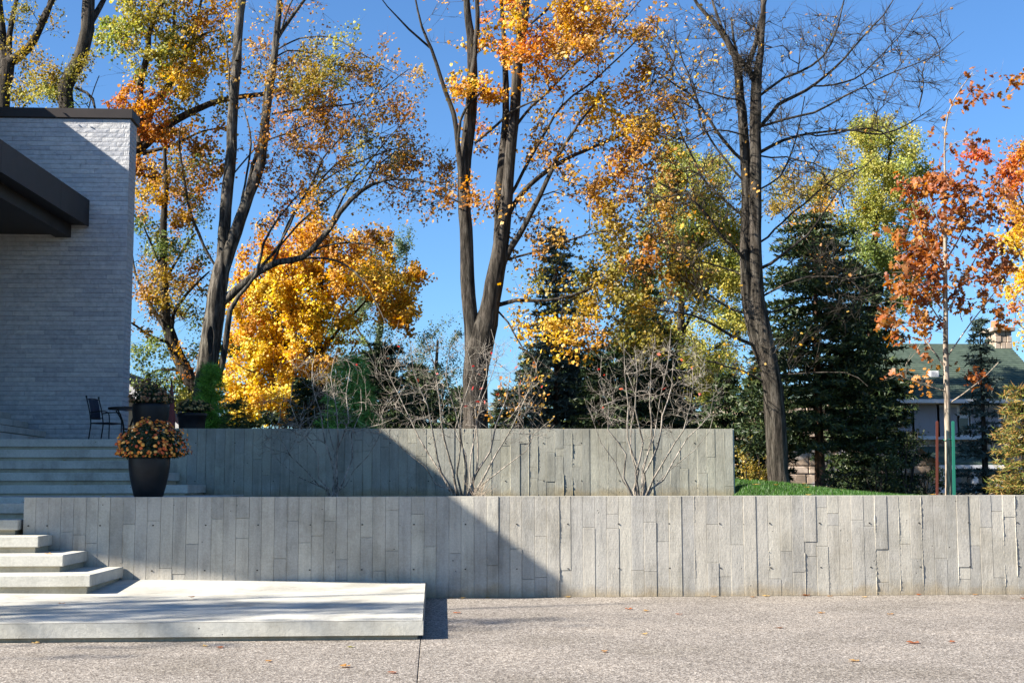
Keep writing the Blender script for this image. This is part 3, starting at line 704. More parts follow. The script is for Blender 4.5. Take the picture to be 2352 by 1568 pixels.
def bistro_chair(cx, cy, z0, ang, label):
    t = empty('bistro_chair', (cx, cy, z0), label, 'chair', 'bistro chairs', ang)
    R_ = lambda P_: [(cx+x*math.cos(ang)-y*math.sin(ang), cy+x*math.sin(ang)+y*math.cos(ang), z0+z) for x, y, z in P_]
    def bar(name, P_, r, m=M['black_metal'], par=t, n=8, step=.05):
        c = catmull(R_(P_), step); V, Q = tube(c, np.full(len(c), r), n); return npmesh(name, V, Q, m, par, True)
    for s in (-1, 1):
        bar('back_leg', [(-.26, .2*s, 0), (-.22, .2*s, .25), (-.20, .2*s, .45), (-.24, .2*s, .68), (-.31, .2*s, .93)], .012)
        V, Q = [], []
        k = bar('finial', [(-.31, .2*s, .93), (-.313, .2*s, .945), (-.316, .2*s, .96)], .018)
        bar('front_leg', [(.20, .2*s, 0), (.20, .2*s, .25), (.20, .2*s, .5), (.17, .2*s, .63), (.10, .2*s, .655), (-.08, .2*s, .655), (-.225, .2*s, .64)], .011)
        bar('side_rail', [(-.20, .2*s, .44), (0, .2*s, .44), (.20, .2*s, .44)], .011)
    bar('top_rail', [(-.30, -.2, .90), (-.315, 0, .915), (-.30, .2, .90)], .010)
    bar('lower_rail', [(-.225, -.2, .55), (-.235, 0, .55), (-.225, .2, .55)], .008)
    bar('front_rail', [(.20, -.2, .44), (.20, 0, .44), (.20, .2, .44)], .010)
    V = []
    for x, z in ((-.222, .52), (-.235, .64), (-.262, .78), (-.298, .90)):
        for y in (-.15, 0, .15): V.append((x-(.012 if y == 0 else 0), y, z))
    V = R_(V); Q = [(j*3+i, j*3+i+1, j*3+i+4, j*3+i+3) for j in range(3) for i in range(2)]
    o = npmesh('back_sling', V, np.array(Q), M['sling'], t); md = o.modifiers.new('s', 'SOLIDIFY'); md.thickness = .008
    V = R_([(-.20, -.19, .445), (.20, -.19, .445), (.20, .19, .445), (-.20, .19, .445), (0, -.19, .43), (0, .19, .43)])
    o = npmesh('seat', V, np.array([(0, 4, 5, 3), (4, 1, 2, 5)]), M['sling'], t); md = o.modifiers.new('s', 'SOLIDIFY'); md.thickness = .012
q = at(291, 1000, 9.8); bistro_table(q[0], 9.8, 2.07)
q = at(243, 1000, 9.75); bistro_chair(q[0], 9.75, 2.07, -.35, 'black metal bistro chair with dark sling back, left of the round table')
q = at(350, 1000, 10.1); bistro_chair(q[0], 10.1, 2.07, PI+.3, 'black metal bistro chair half hidden behind the flower pot, right of the round table')
q = at(391, 1000, 12.6)
t = empty('closed_parasol', (q[0], 12.6, 2.0), 'furled maroon garden parasol standing behind the flower pot', 'parasol')
zt = at(391, 880, 12.6)[2]
V, Q = tube([(q[0], 12.6, 1.9), (q[0], 12.6, zt+.06)], [.02, .02], 8); npmesh('pole', V, Q, M['black_metal'], t, True)
zs = np.linspace(zt-1.1, zt, 14); V, Q = tube([(q[0]+.02*(zt-z), 12.6, z) for z in zs], [.02+.055*math.sin(PI*.5*min(1, (zt-z)/.9))*(1 if i else .5) for i, z in enumerate(zs)], 12, .12); npmesh('canopy', V, Q, M['maroon'], t)

# ------------------------------------------------------------------ trees
class Tree:
    def __init__(s, name, label, Y, base, cat='tree', group=None):
        s.Y = Y; s.root = empty(name, base, label, cat, group)
        s.pos = []; s.par = []; s.rad = []; s.dirs = []; s.limbs = []; s.paths = []; s.L = []; s.aid = []; s.wf = 1.0
    def limb(s, pts, dy=0.0, wig=.03, name='limb'):
        """pts (u, v, width) in picture units at the tree's own depth; dy how far the far end leans away"""
        P3 = []; n = len(pts)
        for k, (u, v, w) in enumerate(pts):
            y = s.Y+dy*k/(n-1); p = at(u, v, y); w = w*s.wf; w = w if w > 20 or name in ('trunk', 'stem') else w*(.72+.28*max(0, (w-8)/12)); P3.append((*p, w*.5/px(y)))
        C = catmull(P3, .28); r = np.clip(C[:, 3], .004, None); P_ = C[:, :3]
        nz = RNG.normal(0, 1, P_.shape); nz = (nz+np.roll(nz, 1, 0)+np.roll(nz, 2, 0))/3; nz[0] = 0; P_ = P_+nz*wig
        i0 = len(s.pos)
        d = np.gradient(P_, axis=0); d /= np.linalg.norm(d, axis=1)[:, None]+1e-9
        for k in range(len(P_)): s.pos.append(P_[k]); s.par.append(-1); s.rad.append(r[k]); s.dirs.append(d[k])
        s.limbs.append((name, P_, r)); return s
    def grow(s, att, up=.15, seg=.3, wig=.05, maxd=4.0, tipr=.004, pw=.42):
        pos = np.array(s.pos); n0 = len(pos)
        P_ = list(s.pos); par = list(s.par); D = list(s.dirs)
        A = np.asarray(att)
        dd = np.array([np.min(np.sum((pos-a)**2, 1)) for a in A]); order = np.argsort(dd)
        buf = np.zeros((n0+len(A)*14+20, 3)); buf[:n0] = pos; n = n0
        tips = []
        for k in order:
            a = A[k]; v_ = a-buf[:n]; dist = np.sqrt(np.sum(v_*v_, 1))
            # branches run outwards and upwards: avoid joining from above
            pen = dist+np.clip(-v_[:, 2], 0, None)*.9
            j = int(np.argmin(pen)); d = dist[j]
            if d < .08: continue
            m = int(min(12, max(2, d/seg))); p0 = buf[j]; dj = D[j]
            c = p0+dj*d*.35+(a-p0)*.25+np.array([0, 0, up*d])
            path = [j]; 
            for t in np.arange(1, m+1)/m:
                q = (1-t)**2*p0+2*t*(1-t)*c+t*t*a
                if t < 1: q = q+RNG.normal(0, wig*min(1, d), 3)
                buf[n] = q; par.append(path[-1]); D.append(None); path.append(n); n += 1
            for i in range(1, len(path)):
                e = buf[path[i]]-buf[path[i-1]]; D[path[i]] = e/(np.linalg.norm(e)+1e-9)
            s.paths.append(path); tips.append(path[-1]); s.aid.append(k)
        cnt = np.zeros(n)
        for t in tips: cnt[t] += 1
        for i in range(n-1, n0-1, -1):
            if par[i] >= 0: cnt[par[i]] += cnt[i]
        s.buf = buf[:n]; s.cnt = cnt; s.n0 = n0; s.D = D; s.tips = tips; s.tipr = tipr; s.pw = pw
        return s
    def build(s, bark_, sides=10, twigs=5, twl=.35, wob=.07, twr=.0035):
        for name, P_, r in s.limbs:
            V, Q = tube(P_, r, sides if r.max() > .04 else 6, wob); npmesh(name, V, Q, bark_, s.root, True)
        mb = MB()
        for path in getattr(s, 'paths', []):
            idx = np.array(path); r = s.tipr*np.power(np.maximum(s.cnt[idx], 1), s.pw)
            if path[0] < s.n0: r[0] = r[1]*1.15
            r = np.minimum(r, s.rad[path[0]]*.8 if path[0] < s.n0 else 9)
            r[-1] *= .5
            V, Q = tube(s.buf[idx], r, 4 if r[0] > .008 else 3); mb.add(V, Q)
        if getattr(s, 'tips', None) and twigs:
            K = len(s.paths)*twigs; pi = np.tile(np.arange(len(s.paths)), twigs)
            bi = np.array([s.paths[i][RNG.integers(max(1, len(s.paths[i])//3), len(s.paths[i]))] for i in pi])
            b0 = s.buf[bi]; dr = np.array([s.D[i] for i in bi])+RNG.normal(0, .42, (K, 3)); dr[:, 2] += .1; dr /= np.linalg.norm(dr, axis=1)[:, None]
            ln = RNG.uniform(.4, 1.2, K)*twl
            m1 = b0+dr*ln[:, None]*.5+RNG.normal(0, .03, (K, 3)); e1 = m1+dr*ln[:, None]*.5+RNG.normal(0, .06, (K, 3))+np.array([0, 0, .03])
            a = np.cross(dr, [.2, .9, .3]); a /= np.linalg.norm(a, axis=1)[:, None]; c = np.cross(dr, a)
            rings = []
            for p_, rr in ((b0, twr), (m1, twr*.75)):
                for g in range(3):
                    ang = g*2*PI/3; rings.append(p_+rr*(math.cos(ang)*a+math.sin(ang)*c))
            V = np.stack(rings+[e1], 1); off = (np.arange(K)*7)[:, None, None]
            Q = (np.array([(0, 1, 4, 3), (1, 2, 5, 4), (2, 0, 3, 5)])[None]+off).reshape(-1, 4); T = (np.array([(3, 4, 6), (4, 5, 6), (5, 3, 6)])[None]+off).reshape(-1, 3)
            mb.add(V.reshape(-1, 3), Q, T); s.tw = (b0, m1, e1, pi)
        if mb.v: o = mb.build('twigs', bark_, s.root, True); o['kind'] = 'stuff'
        return s

PAL = {
 'orange': [(.62, .24, .025), (.66, .33, .03), (.50, .15, .02), (.70, .40, .05)],
 'vivid': [(.75, .27, .03), (.72, .18, .03), (.78, .42, .04), (.62, .45, .05)],
 'gold': [(.80, .50, .05), (.74, .40, .03), (.66, .44, .06), (.62, .30, .03)],
 'yellow': [(.90, .66, .06), (.90, .56, .04), (.90, .70, .12), (.86, .48, .03)],
 'brown': [(.45, .23, .04), (.36, .17, .03), (.55, .32, .05), (.50, .20, .03)],
 'pale': [(.58, .34, .06), (.60, .28, .04), (.48, .22, .04), (.62, .40, .08)],
 'olive': [(.30, .25, .04), (.40, .28, .04), (.22, .22, .04), (.48, .30, .04)],
 'lime': [(.38, .39, .07), (.48, .44, .08), (.28, .32, .06), (.56, .46, .09)],
 'green': [(.18, .24, .05), (.24, .30, .06), (.12, .18, .04), (.32, .34, .07)],
 'bluegreen': [(.10, .15, .07), (.14, .19, .09), (.07, .11, .05)],
 'rust': [(.38, .115, .014), (.44, .15, .016), (.30, .075, .012), (.52, .22, .03), (.20, .05, .012)],
 'redor': [(.60, .13, .02), (.68, .22, .02), (.52, .09, .02), (.72, .32, .03)],
 'red': [(.62, .05, .03), (.5, .03, .03), (.66, .12, .05)],
}
APM, LPA = 3.7, 7.8
PAL['shrubdark'] = [(.04, .06, .02), (.06, .085, .025), (.08, .10, .03)]
def crown(tr, clusters, shape='maple', size=.11, up=.15, tipr=.004, twigs=4, barkm=None, dep=1.2, apm=4.0, lpa=22, sig=.20, wig=.05, seg=.3, sides=10, twl=.5, minsky=None, twr=.0035, pw=.42):
    """clusters: (u, v, ru, rv, palette, density[, dy])"""
    att = []; meta = []
    for cl in clusters:
        u, v, ru, rv, pal, den = cl[:6]; dy = cl[6] if len(cl) > 6 else 0
        s_ = px(tr.Y+dy); area = PI*ru*rv/s_/s_
        n = max(2, int(area*apm*APM*min(1.0, .35+den*.65)))
        th = RNG.uniform(0, 2*PI, n); rr = np.sqrt(RNG.random(n))*(.62+.62*RNG.random(n))*(1+.18*np.sin(th*3+u))
        for t, r_ in zip(th, rr):
            y = tr.Y+dy+RNG.uniform(-1, 1)*dep*math.sqrt(max(0, 1-min(r_, 1)**2)*.8+.2)
            att.append(at(u+ru*r_*math.cos(t), v+rv*r_*math.sin(t), y)); meta.append((pal, den))
    att = np.array(att)
    tr.grow(att, up=up, tipr=tipr, wig=wig, seg=seg, pw=pw)
    tr.build(barkm, sides=sides, twigs=twigs, twl=twl, twr=twr)
    PP = []; CC = []
    nt = len(tr.paths); b0, m1, e1, pi = tr.tw
    full = np.clip(RNG.gamma(1.1, .9, nt), 0, 3.2)                 # some twigs keep their leaves, others are already bare
    for p in range(nt):
        pal, den = meta[tr.aid[p]]
        k = RNG.poisson(lpa*LPA*den*full[p])
        if k == 0: continue
        pc = np.array(PAL[pal]); base = pc[RNG.integers(len(pc))]*RNG.uniform(.75, 1.15)
        ti = p+nt*RNG.integers(twigs, size=k); f = RNG.random((k, 1))**.7
        a = np.where(f < .5, b0[ti]*(1-2*f)+m1[ti]*2*f, m1[ti]*(2-2*f)+e1[ti]*(2*f-1))
        off = RNG.normal(0, sig*.36, (k, 3)); off[:, 2] -= sig*.15
        PP.append(a+off); m_ = RNG.random((k, 1)); CC.append((base*(1-m_*.6)+pc[RNG.integers(len(pc), size=k)]*m_*.6)*RNG.uniform(.6, 1.2, (k, 1)))
    if PP:
        PP = np.concatenate(PP); CC = np.concatenate(CC)
        leaves('foliage', PP, RNG.uniform(.4, 1.15, len(PP))*size*.72, CC, shape, M['leaf'], tr.root)
    return tr

# left background trees, behind the stone wing
T = Tree('broadleaf_tree', 'dark forked trunk at the very left edge, rising behind the stone wing', 14, at(5, 330, 14)*[1, 1, 0]+[0, 0, 1.1])
T.limb([(6, 1100, 44), (6, 600, 40), (5, 300, 36), (8, 200, 33), (16, 140, 30)], name='trunk').limb([(12, 160, 26), (4, 80, 20), (-4, -30, 17)], .5)
T.limb([(18, 145, 26), (60, 112, 20), (92, 62, 16), (128, -14, 12)], -.5).limb([(24, 140, 16), (22, 80, 15), (34, 30, 13), (48, -20, 10)], .6).limb([(88, 70, 12), (105, 30, 12), (112, -20, 10)], .8)
crown(T, [(55, 35, 45, 30, 'olive', .5), (130, 30, 45, 35, 'olive', .5), (30, 215, 40, 35, 'olive', .7), (-30, 60, 60, 60, 'olive', .4), (40, -60, 120, 50, 'lime', .5)], 'tri', .10, barkm=M['bark_dark'], dep=1.5)
T = Tree('broadleaf_tree', 'dark crooked trunk with a dead stub rising above the metal coping', 13, at(160, 330, 13)*[1, 1, 0]+[0, 0, 1.1])
T.limb([(175, 1100, 42), (168, 600, 40), (160, 330, 36), (152, 240, 34), (151, 195, 34), (180, 135, 32), (198, 70, 30), (206, -25, 28)], name='trunk').limb([(210, 50, 16), (228, 15, 15), (250, -20, 12)], .3)
T.limb([(156, 200, 11), (125, 196, 9), (90, 205, 7), (50, 222, 4)], .4).limb([(175, 203, 8), (200, 212, 9), (214, 226, 10), (223, 262, 6)], -.2).limb([(196, 268, 4), (208, 222, 4), (228, 172, 3)], 0)
crown(T, [(110, 165, 80, 55, 'olive', .7), (110, 215, 70, 30, 'lime', .9), (60, 190, 50, 40, 'olive', .6), (185, 225, 30, 20, 'green', .4), (160, -70, 150, 40, 'lime', .5)], 'tri', .095, barkm=M['bark_dark'], dep=1.5)
T = Tree('maple_tree', 'large orange and gold maple standing just behind the right end of the stone wing', 17.5, at(318, 520, 17.5)*[1, 1, 0]+[0, 0, 1.1])
T.limb([(262, 1100, 46), (266, 700, 42), (276, 480, 36), (298, 390, 32), (318, 325, 28)], name='trunk')
T.limb([(322, 330, 20), (318, 270, 18), (322, 180, 16), (338, 130, 16), (352, 60, 13), (388, -20, 10)], -.6)
T.limb([(322, 330, 22), (340, 270, 20), (370, 215, 18), (404, 172, 16), (430, 128, 13), (452, 62, 10), (470, -20, 8)], .4)
T.limb([(406, 165, 11), (396, 110, 10), (400, 50, 8), (405, -20, 6)], .3).limb([(430, 115, 11), (465, 85, 9), (510, 70, 5)], -.3)
T.limb([(322, 340, 24), (380, 292, 20), (430, 262, 18), (480, 238, 16), (560, 223, 14), (620, 215, 12), (680, 203, 9), (745, 214, 6), (800, 190, 4)], .8)
T.limb([(328, 352, 14), (400, 330, 9), (470, 302, 6), (540, 292, 4)], -.5).limb([(316, 400, 12), (360, 410, 9), (410, 450, 6)], -.3)
crown(T, [(300, 225, 40, 25, 'orange', .7), (430, 165, 75, 50, 'gold', .75), (400, 60, 120, 85, 'olive', .55), (290, 70, 75, 85, 'lime', .55), (460, 40, 80, 60, 'brown', .4), (350, 270, 60, 50, 'orange', .6),
          (360, 320, 60, 40, 'brown', .6), (440, 320, 80, 50, 'brown', .45), (255, 130, 30, 60, 'green', .6), (350, 140, 70, 80, 'lime', .5), (490, 110, 50, 70, 'gold', .35), (470, 230, 70, 60, 'olive', .45), (420, 400, 110, 70, 'brown', .35),
          (350, -60, 200, 50, 'gold', .4), (330, 370, 40, 50, 'brown', .6)], 'star', .12, barkm=M['bark_dark'], dep=1.8, apm=4.2)
T = Tree('broadleaf_tree', 'leaning dark-trunked green and gold tree between the stone wing and the tall grey maple', 16.3, at(480, 985, 16.3)*[1, 1, 0]+[0, 0, 1.1])
T.limb([(495, 1020, 40), (470, 935, 36), (436, 870, 32), (402, 800, 30), (380, 730, 26), (376, 640, 20), (375, 540, 17), (380, 440, 12), (378, 340, 7)], name='trunk')
T.limb([(388, 765, 14), (345, 700, 11), (312, 630, 8), (298, 560, 5)], .5).limb([(376, 620, 9), (352, 570, 8), (330, 520, 5)], -.4).limb([(378, 650, 10), (410, 590, 8), (445, 540, 5)], .6)
T.limb([(400, 790, 12), (350, 775, 9), (300, 740, 6)], -.6).limb([(395, 780, 14), (400, 720, 11), (440, 660, 8), (480, 620, 5)], -.4).limb([(420, 850, 10), (360, 850, 7), (305, 890, 4)], .3)
crown(T, [(350, 600, 60, 80, 'olive', .65), (330, 700, 50, 60, 'brown', .6), (340, 800, 50, 60, 'green', .8), (420, 560, 60, 80, 'green', .5), (400, 480, 70, 60, 'brown', .6), (430, 680, 50, 60, 'olive', .7), (350, 420, 55, 60, 'gold', .55),
          (440, 770, 50, 60, 'green', .7), (360, 860, 60, 45, 'green', .6), (430, 850, 30, 40, 'orange', .7), (400, 620, 60, 50, 'brown', .55), (330, 500, 40, 60, 'green', .5), (450, 420, 50, 60, 'green', .4), (415, 915, 60, 40, 'lime', .9)],
      'tri', .11, barkm=M['bark_dark'], dep=1.6, apm=4.2)

# yellow maple behind the tall grey one
T = Tree('maple_tree', 'dense bright yellow maple glowing behind the tall grey-barked maple', 22.5, at(735, 1000, 22.5)*[1, 1, 0]+[0, 0, 1.1])
T.limb([(738, 1010, 24), (732, 900, 22), (730, 800, 19), (735, 700, 15), (742, 610, 10), (755, 530, 6)], name='trunk')
T.limb([(732, 860, 12), (670, 780, 9), (620, 700, 6), (590, 620, 4)], -.6).limb([(731, 820, 12), (790, 740, 9), (850, 680, 6), (900, 620, 4)], .6).limb([(732, 900, 11), (650, 870, 8), (570, 850, 5)], -.8).limb([(735, 720, 9), (700, 640, 7), (680, 560, 4)], .5)
crown(T, [(640, 690, 90, 70, 'yellow', 1.2), (590, 800, 60, 80, 'yellow', 1.2), (740, 620, 110, 60, 'gold', 1.0), (680, 560, 100, 50, 'orange', .9), (840, 560, 90, 40, 'brown', .9), (900, 665, 55, 50, 'gold', 1.1), (915, 740, 35, 50, 'orange', 1.0),
          (560, 935, 60, 42, 'yellow', 1.4), (700, 760, 85, 60, 'yellow', 1.1), (640, 900, 75, 55, 'yellow', 1.2), (560, 720, 45, 70, 'orange', .9), (790, 690, 70, 50, 'gold', .7), (640, 830, 80, 40, 'gold', 1.1), (720, 850, 60, 50, 'gold', .9), (500, 870, 40, 50, 'gold', .8), (620, 610, 80, 45, 'orange', .9), (690, 690, 90, 70, 'yellow', 1.0), (600, 900, 90, 60, 'yellow', 1.3), (740, 820, 70, 60, 'gold', .8), (560, 820, 50, 60, 'yellow', 1.0), (860, 640, 80, 40, 'gold', .9), (910, 700, 60, 45, 'gold', 1.0), (640, 760, 110, 110, 'yellow', .9), (800, 580, 110, 40, 'gold', .7)],
      'star', .13, barkm=M['bark_mid'], dep=1.4, apm=3.6, lpa=14)
T = Tree('broadleaf_tree', 'tall blue-green tree showing behind the right side of the yellow maple', 27, at(880, 1000, 27)*[1, 1, 0]+[0, 0, 1.1])
T.limb([(850, 1010, 20), (860, 850, 18), (880, 700, 13), (900, 560, 6)], name='trunk').limb([(865, 820, 9), (810, 740, 6), (780, 690, 3)], .3).limb([(880, 720, 7), (925, 640, 5), (935, 560, 3)])
crown(T, [(895, 560, 48, 45, 'bluegreen', 1.0), (925, 640, 28, 50, 'bluegreen', .9), (830, 690, 75, 50, 'bluegreen', 1.1), (790, 750, 60, 45, 'green', 1.0), (850, 600, 50, 45, 'green', .9), (880, 780, 60, 60, 'bluegreen', 1.0)], 'tri', .11, barkm=M['bark_dark'], dep=1.8, apm=3, lpa=14, twigs=4)
T = Tree('broadleaf_tree', 'small blue-green tree low in the gap just left of the double-trunked maple', 26, at(1000, 1000, 26)*[1, 1, 0]+[0, 0, 1.1])
T.limb([(1000, 1010, 12), (1002, 880, 10), (1005, 780, 5)], name='trunk')
crown(T, [(1005, 775, 42, 35, 'bluegreen', .8), (1010, 840, 60, 50, 'bluegreen', .8), (1000, 910, 70, 60, 'bluegreen', .9)], 'tri', .10, barkm=M['bark_dark'], dep=1.5, apm=3.5, lpa=16, twigs=6)

# the tall grey maple
T = Tree('maple_tree', 'tall grey-barked maple with two long stems and a hollow scarred trunk, left of centre', 15.0, at(465, 985, 15.0)*[1, 1, 0]+[0, 0, 1.1]); T.wf = 0.86
T.limb([(452, 1040, 66), (459, 960, 60), (470, 880, 56), (480, 800, 54), (492, 720, 52), (502, 660, 50), (510, 615, 44), (516, 580, 34)], name='trunk', wig=.015)
T.limb([(505, 640, 34), (514, 560, 33), (520, 450, 31), (530, 340, 29), (536, 220, 27), (546, 120, 25), (549, 50, 22), (554, -30, 20)], .2, .02).limb([(545, 140, 15), (556, 60, 14), (563, -30, 12)], .4)
T.limb([(508, 640, 34), (532, 560, 34), (560, 475, 30), (592, 395, 27), (606, 310, 25), (620, 200, 23), (632, 100, 20), (642, -30, 16)], -.3, .02).limb([(628, 108, 12), (664, 52, 13), (712, -20, 9)], -.5).limb([(630, 120, 9), (648, 60, 9), (680, -20, 6)], .4)
T.limb([(500, 700, 26), (540, 668, 22), (590, 628, 20), (640, 603, 19), (695, 592, 18), (740, 548, 17), (782, 490, 16), (830, 440, 14), (880, 415, 10), (960, 415, 7), (1050, 432, 3)], -1.0, .02)
T.limb([(690, 592, 9), (770, 600, 8), (830, 640, 7), (862, 690, 5), (890, 745, 3)], -1.0).limb([(628, 600, 10), (662, 510, 9), (722, 430, 8), (790, 362, 6), (850, 320, 4), (905, 290, 2)], .8)
T.limb([(486, 885, 20), (508, 845, 19), (522, 775, 18), (528, 715, 16), (546, 680, 13), (590, 626, 11), (606, 560, 9), (642, 500, 7), (690, 440, 4)], -.5, .02)
T.limb([(497, 615, 9), (468, 565, 11), (447, 505, 11), (427, 435, 10), (416, 370, 9), (411, 325, 7), (420, 280, 4)], -.4, .03)
T.limb([(562, 460, 12), (582, 380, 13), (604, 300, 12), (614, 238, 8), (628, 180, 5)], .5, .02).limb([(552, 480, 8), (568, 400, 9), (576, 330, 8), (560, 250, 5)], .7)
T.limb([(624, 262, 8), (700, 252, 8), (770, 248, 7), (850, 226, 5), (940, 160, 3)], .6).limb([(628, 120, 7), (690, 88, 6), (760, 88, 5), (840, 130, 4), (930, 180, 2)], -.6).limb([(618, 148, 7), (660, 120, 7), (720, 125, 5), (800, 150, 4), (860, 165, 2)], .5)
T.limb([(745, 548, 8), (800, 430, 8), (850, 370, 7), (910, 300, 4), (960, 255, 2)], -1.2).limb([(832, 438, 7), (880, 370, 6), (930, 350, 4), (1000, 365, 2)], -1.4).limb([(880, 415, 7), (920, 435, 5), (990, 440, 4), (1040, 480, 2)], -1.0)
T.limb([(560, 655, 9), (640, 560, 9), (690, 470, 8), (740, 370, 7), (800, 300, 5), (860, 210, 3)], -.8).limb([(600, 615, 8), (700, 500, 8), (790, 430, 6), (850, 400, 4)], .6).limb([(700, 450, 7), (790, 390, 6), (880, 350, 5), (960, 330, 3)], -.9)
T.limb([(536, 400, 7), (600, 330, 7), (680, 300, 5), (740, 270, 3)], .6).limb([(690, 590, 8), (770, 560, 7), (850, 560, 5), (930, 600, 3)], -.9)
T.limb([(540, 350, 7), (530, 250, 8), (525, 160, 8), (520, 90, 6), (505, 40, 4)], .3)
crown(T, [(760, 290, 210, 150, 'brown', .22), (880, 420, 170, 90, 'brown', .3), (640, 200, 110, 170, 'brown', .16), (720, 300, 100, 80, 'brown', .4), (840, 330, 95, 60, 'olive', .5), (930, 200, 60, 50, 'pale', .4), (880, 150, 60, 35, 'brown', .35), (740, 160, 120, 70, 'olive', .5), (790, 100, 50, 30, 'lime', .6), (960, 390, 90, 50, 'brown', .5), (1010, 460, 60, 35, 'brown', .4),
          (700, 220, 80, 40, 'olive', .55), (780, 430, 90, 60, 'olive', .4), (650, 420, 50, 60, 'brown', .4), (900, 290, 90, 40, 'brown', .4), (590, 130, 60, 60, 'brown', .25), (690, 500, 80, 50, 'orange', .6), (850, 620, 50, 40, 'gold', .6), (600, 30, 60, 30, 'gold', .35), (860, 240, 50, 30, 'brown', .6), (440, 400, 40, 60, 'brown', .3), (700, 20, 60, 30, 'brown', .25)],
      'maple', .105, barkm=M['bark_grey'], dep=1.3, apm=4.5, lpa=20, sig=.21, sides=16, twigs=6)
# bark scar and hollow on the grey maple
q = at(484, 782, 14.76)
V = [(q[0]+.07*math.cos(a)*(1+.2*math.sin(3*a)), q[1]-.035+.02*math.cos(a), q[2]+.34*math.sin(a)) for a in np.linspace(0, 2*PI, 17)[:-1]]+[(q[0], q[1]+.06, q[2])]
npmesh('hollow', V, np.array([(i, (i+1) % 16, 16) for i in range(16)]), M['hole'], T.root)

# double-trunked maple in the centre
T = Tree('maple_tree', 'double-trunked dark maple in the centre with orange and gold leaves', 9.0, at(1092, 1000, 9)*[1, 1, 0]+[0, 0, 1.1]); T.wf = 0.96
T.limb([(1090, 1060, 66), (1092, 980, 60), (1092, 900, 60), (1094, 840, 60), (1098, 800, 58), (1106, 750, 46), (1120, 700, 30), (1128, 660, 20)], name='trunk', wig=.012)
T.limb([(1088, 880, 34), (1086, 800, 37), (1078, 715, 36), (1073, 600, 33), (1066, 490, 31), (1066, 400, 30), (1075, 300, 30), (1083, 220, 28), (1084, 120, 24), (1074, 20, 18), (1072, -30, 16)], .2, .015).limb([(1083, 190, 14), (1093, 90, 14), (1098, -30, 12)], -.3)
T.limb([(1098, 880, 40), (1108, 800, 50), (1124, 710, 47), (1140, 620, 42), (1155, 530, 36), (1164, 450, 30), (1170, 380, 27), (1180, 280, 26), (1186, 180, 25), (1196, 80, 24), (1212, -30, 20)], -.3, .015)
T.limb([(1146, 580, 26), (1148, 480, 24), (1152, 390, 22), (1160, 290, 19), (1164, 200, 17), (1158, 100, 14), (1150, -20, 11)], .4, .015)
T.limb([(1142, 640, 18), (1162, 590, 18), (1195, 540, 16), (1240, 450, 14), (1290, 350, 12), (1335, 280, 8), (1400, 200, 5)], -.8, .02)
T.limb([(1165, 500, 15), (1215, 425, 14), (1290, 370, 12), (1370, 335, 10), (1450, 302, 8), (1545, 270, 4)], .6, .02).limb([(1166, 460, 11), (1220, 360, 10), (1290, 245, 8), (1370, 180, 6), (1450, 100, 5), (1505, 40, 3)], -.6)
T.limb([(1185, 290, 10), (1260, 205, 9), (1350, 125, 7), (1420, 60, 5), (1480, -10, 3)], .5).limb([(1150, 600, 9), (1190, 590, 8), (1260, 568, 7), (1340, 545, 6), (1420, 535, 3)], -1.0)
T.limb([(1145, 700, 13), (1185, 690, 12), (1250, 690, 10), (1340, 668, 8), (1420, 620, 7), (1520, 585, 4)], -.8, .02).limb([(1140, 710, 7), (1165, 740, 6), (1200, 800, 5), (1270, 850, 3)], -.6)
T.limb([(1062, 440, 16), (1052, 340, 15), (1040, 265, 14), (1012, 180, 12), (988, 112, 10), (966, 58, 8), (950, -20, 5)], -.4, .02).limb([(990, 112, 8), (940, 65, 7), (890, 18, 4), (860, -20, 3)], -.7).limb([(1055, 400, 9), (1056, 320, 10), (1068, 250, 9), (1110, 205, 6)], -.5)
T.limb([(1090, 330, 8), (1140, 285, 9), (1190, 250, 8), (1250, 230, 5)], -.7).limb([(1200, 70, 9), (1260, 20, 8), (1300, -30, 6)], -.3).limb([(1040, 470, 4), (1000, 440, 5), (1060, 470, 6)], -.2)
crown(T, [(1085, 208, 48, 24, 'vivid', 1.5, -.6), (1142, 105, 32, 30, 'vivid', 1.5, -.5), (1185, 25, 55, 26, 'vivid', 1.2, -.4), (1120, 35, 40, 22, 'orange', .8), (1225, 150, 55, 55, 'orange', .7), (1330, 120, 100, 70, 'pale', .55), (1430, 70, 80, 60, 'pale', .6),
          (1290, 250, 100, 70, 'pale', .5), (1420, 250, 100, 60, 'gold', .7), (1500, 190, 70, 60, 'pale', .6), (1110, 320, 45, 60, 'orange', .35), (1100, 470, 50, 50, 'orange', .45), (1000, 460, 50, 35, 'brown', .5), (1400, 350, 120, 50, 'pale', .7),
          (1500, 300, 70, 60, 'gold', .6), (1450, 450, 140, 80, 'brown', .5), (1300, 420, 120, 80, 'brown', .25), (1350, 60, 150, 70, 'pale', .4), (1250, 80, 90, 60, 'orange', .5), (1250, 560, 80, 70, 'brown', .4), (1420, 560, 130, 70, 'olive', .6), (1400, 660, 140, 60, 'olive', .75), (1290, 640, 100, 60, 'olive', .55), (1300, 760, 110, 40, 'gold', .75), (1450, 745, 120, 50, 'olive', .7), (1370, 700, 60, 30, 'yellow', .6), (1480, 590, 110, 90, 'brown', .4),
          (1560, 650, 60, 70, 'olive', .8), (1250, 380, 70, 60, 'pale', .4), (1020, 60, 50, 50, 'pale', .15), (1190, 470, 50, 60, 'orange', .35), (1300, 0, 100, 40, 'gold', .6), (1180, 720, 30, 50, 'gold', .4), (1220, 850, 50, 40, 'gold', .35)],
      'maple', .11, barkm=M['bark_mid'], dep=1.4, apm=4.5, lpa=19, sig=.21, sides=16, twigs=6)

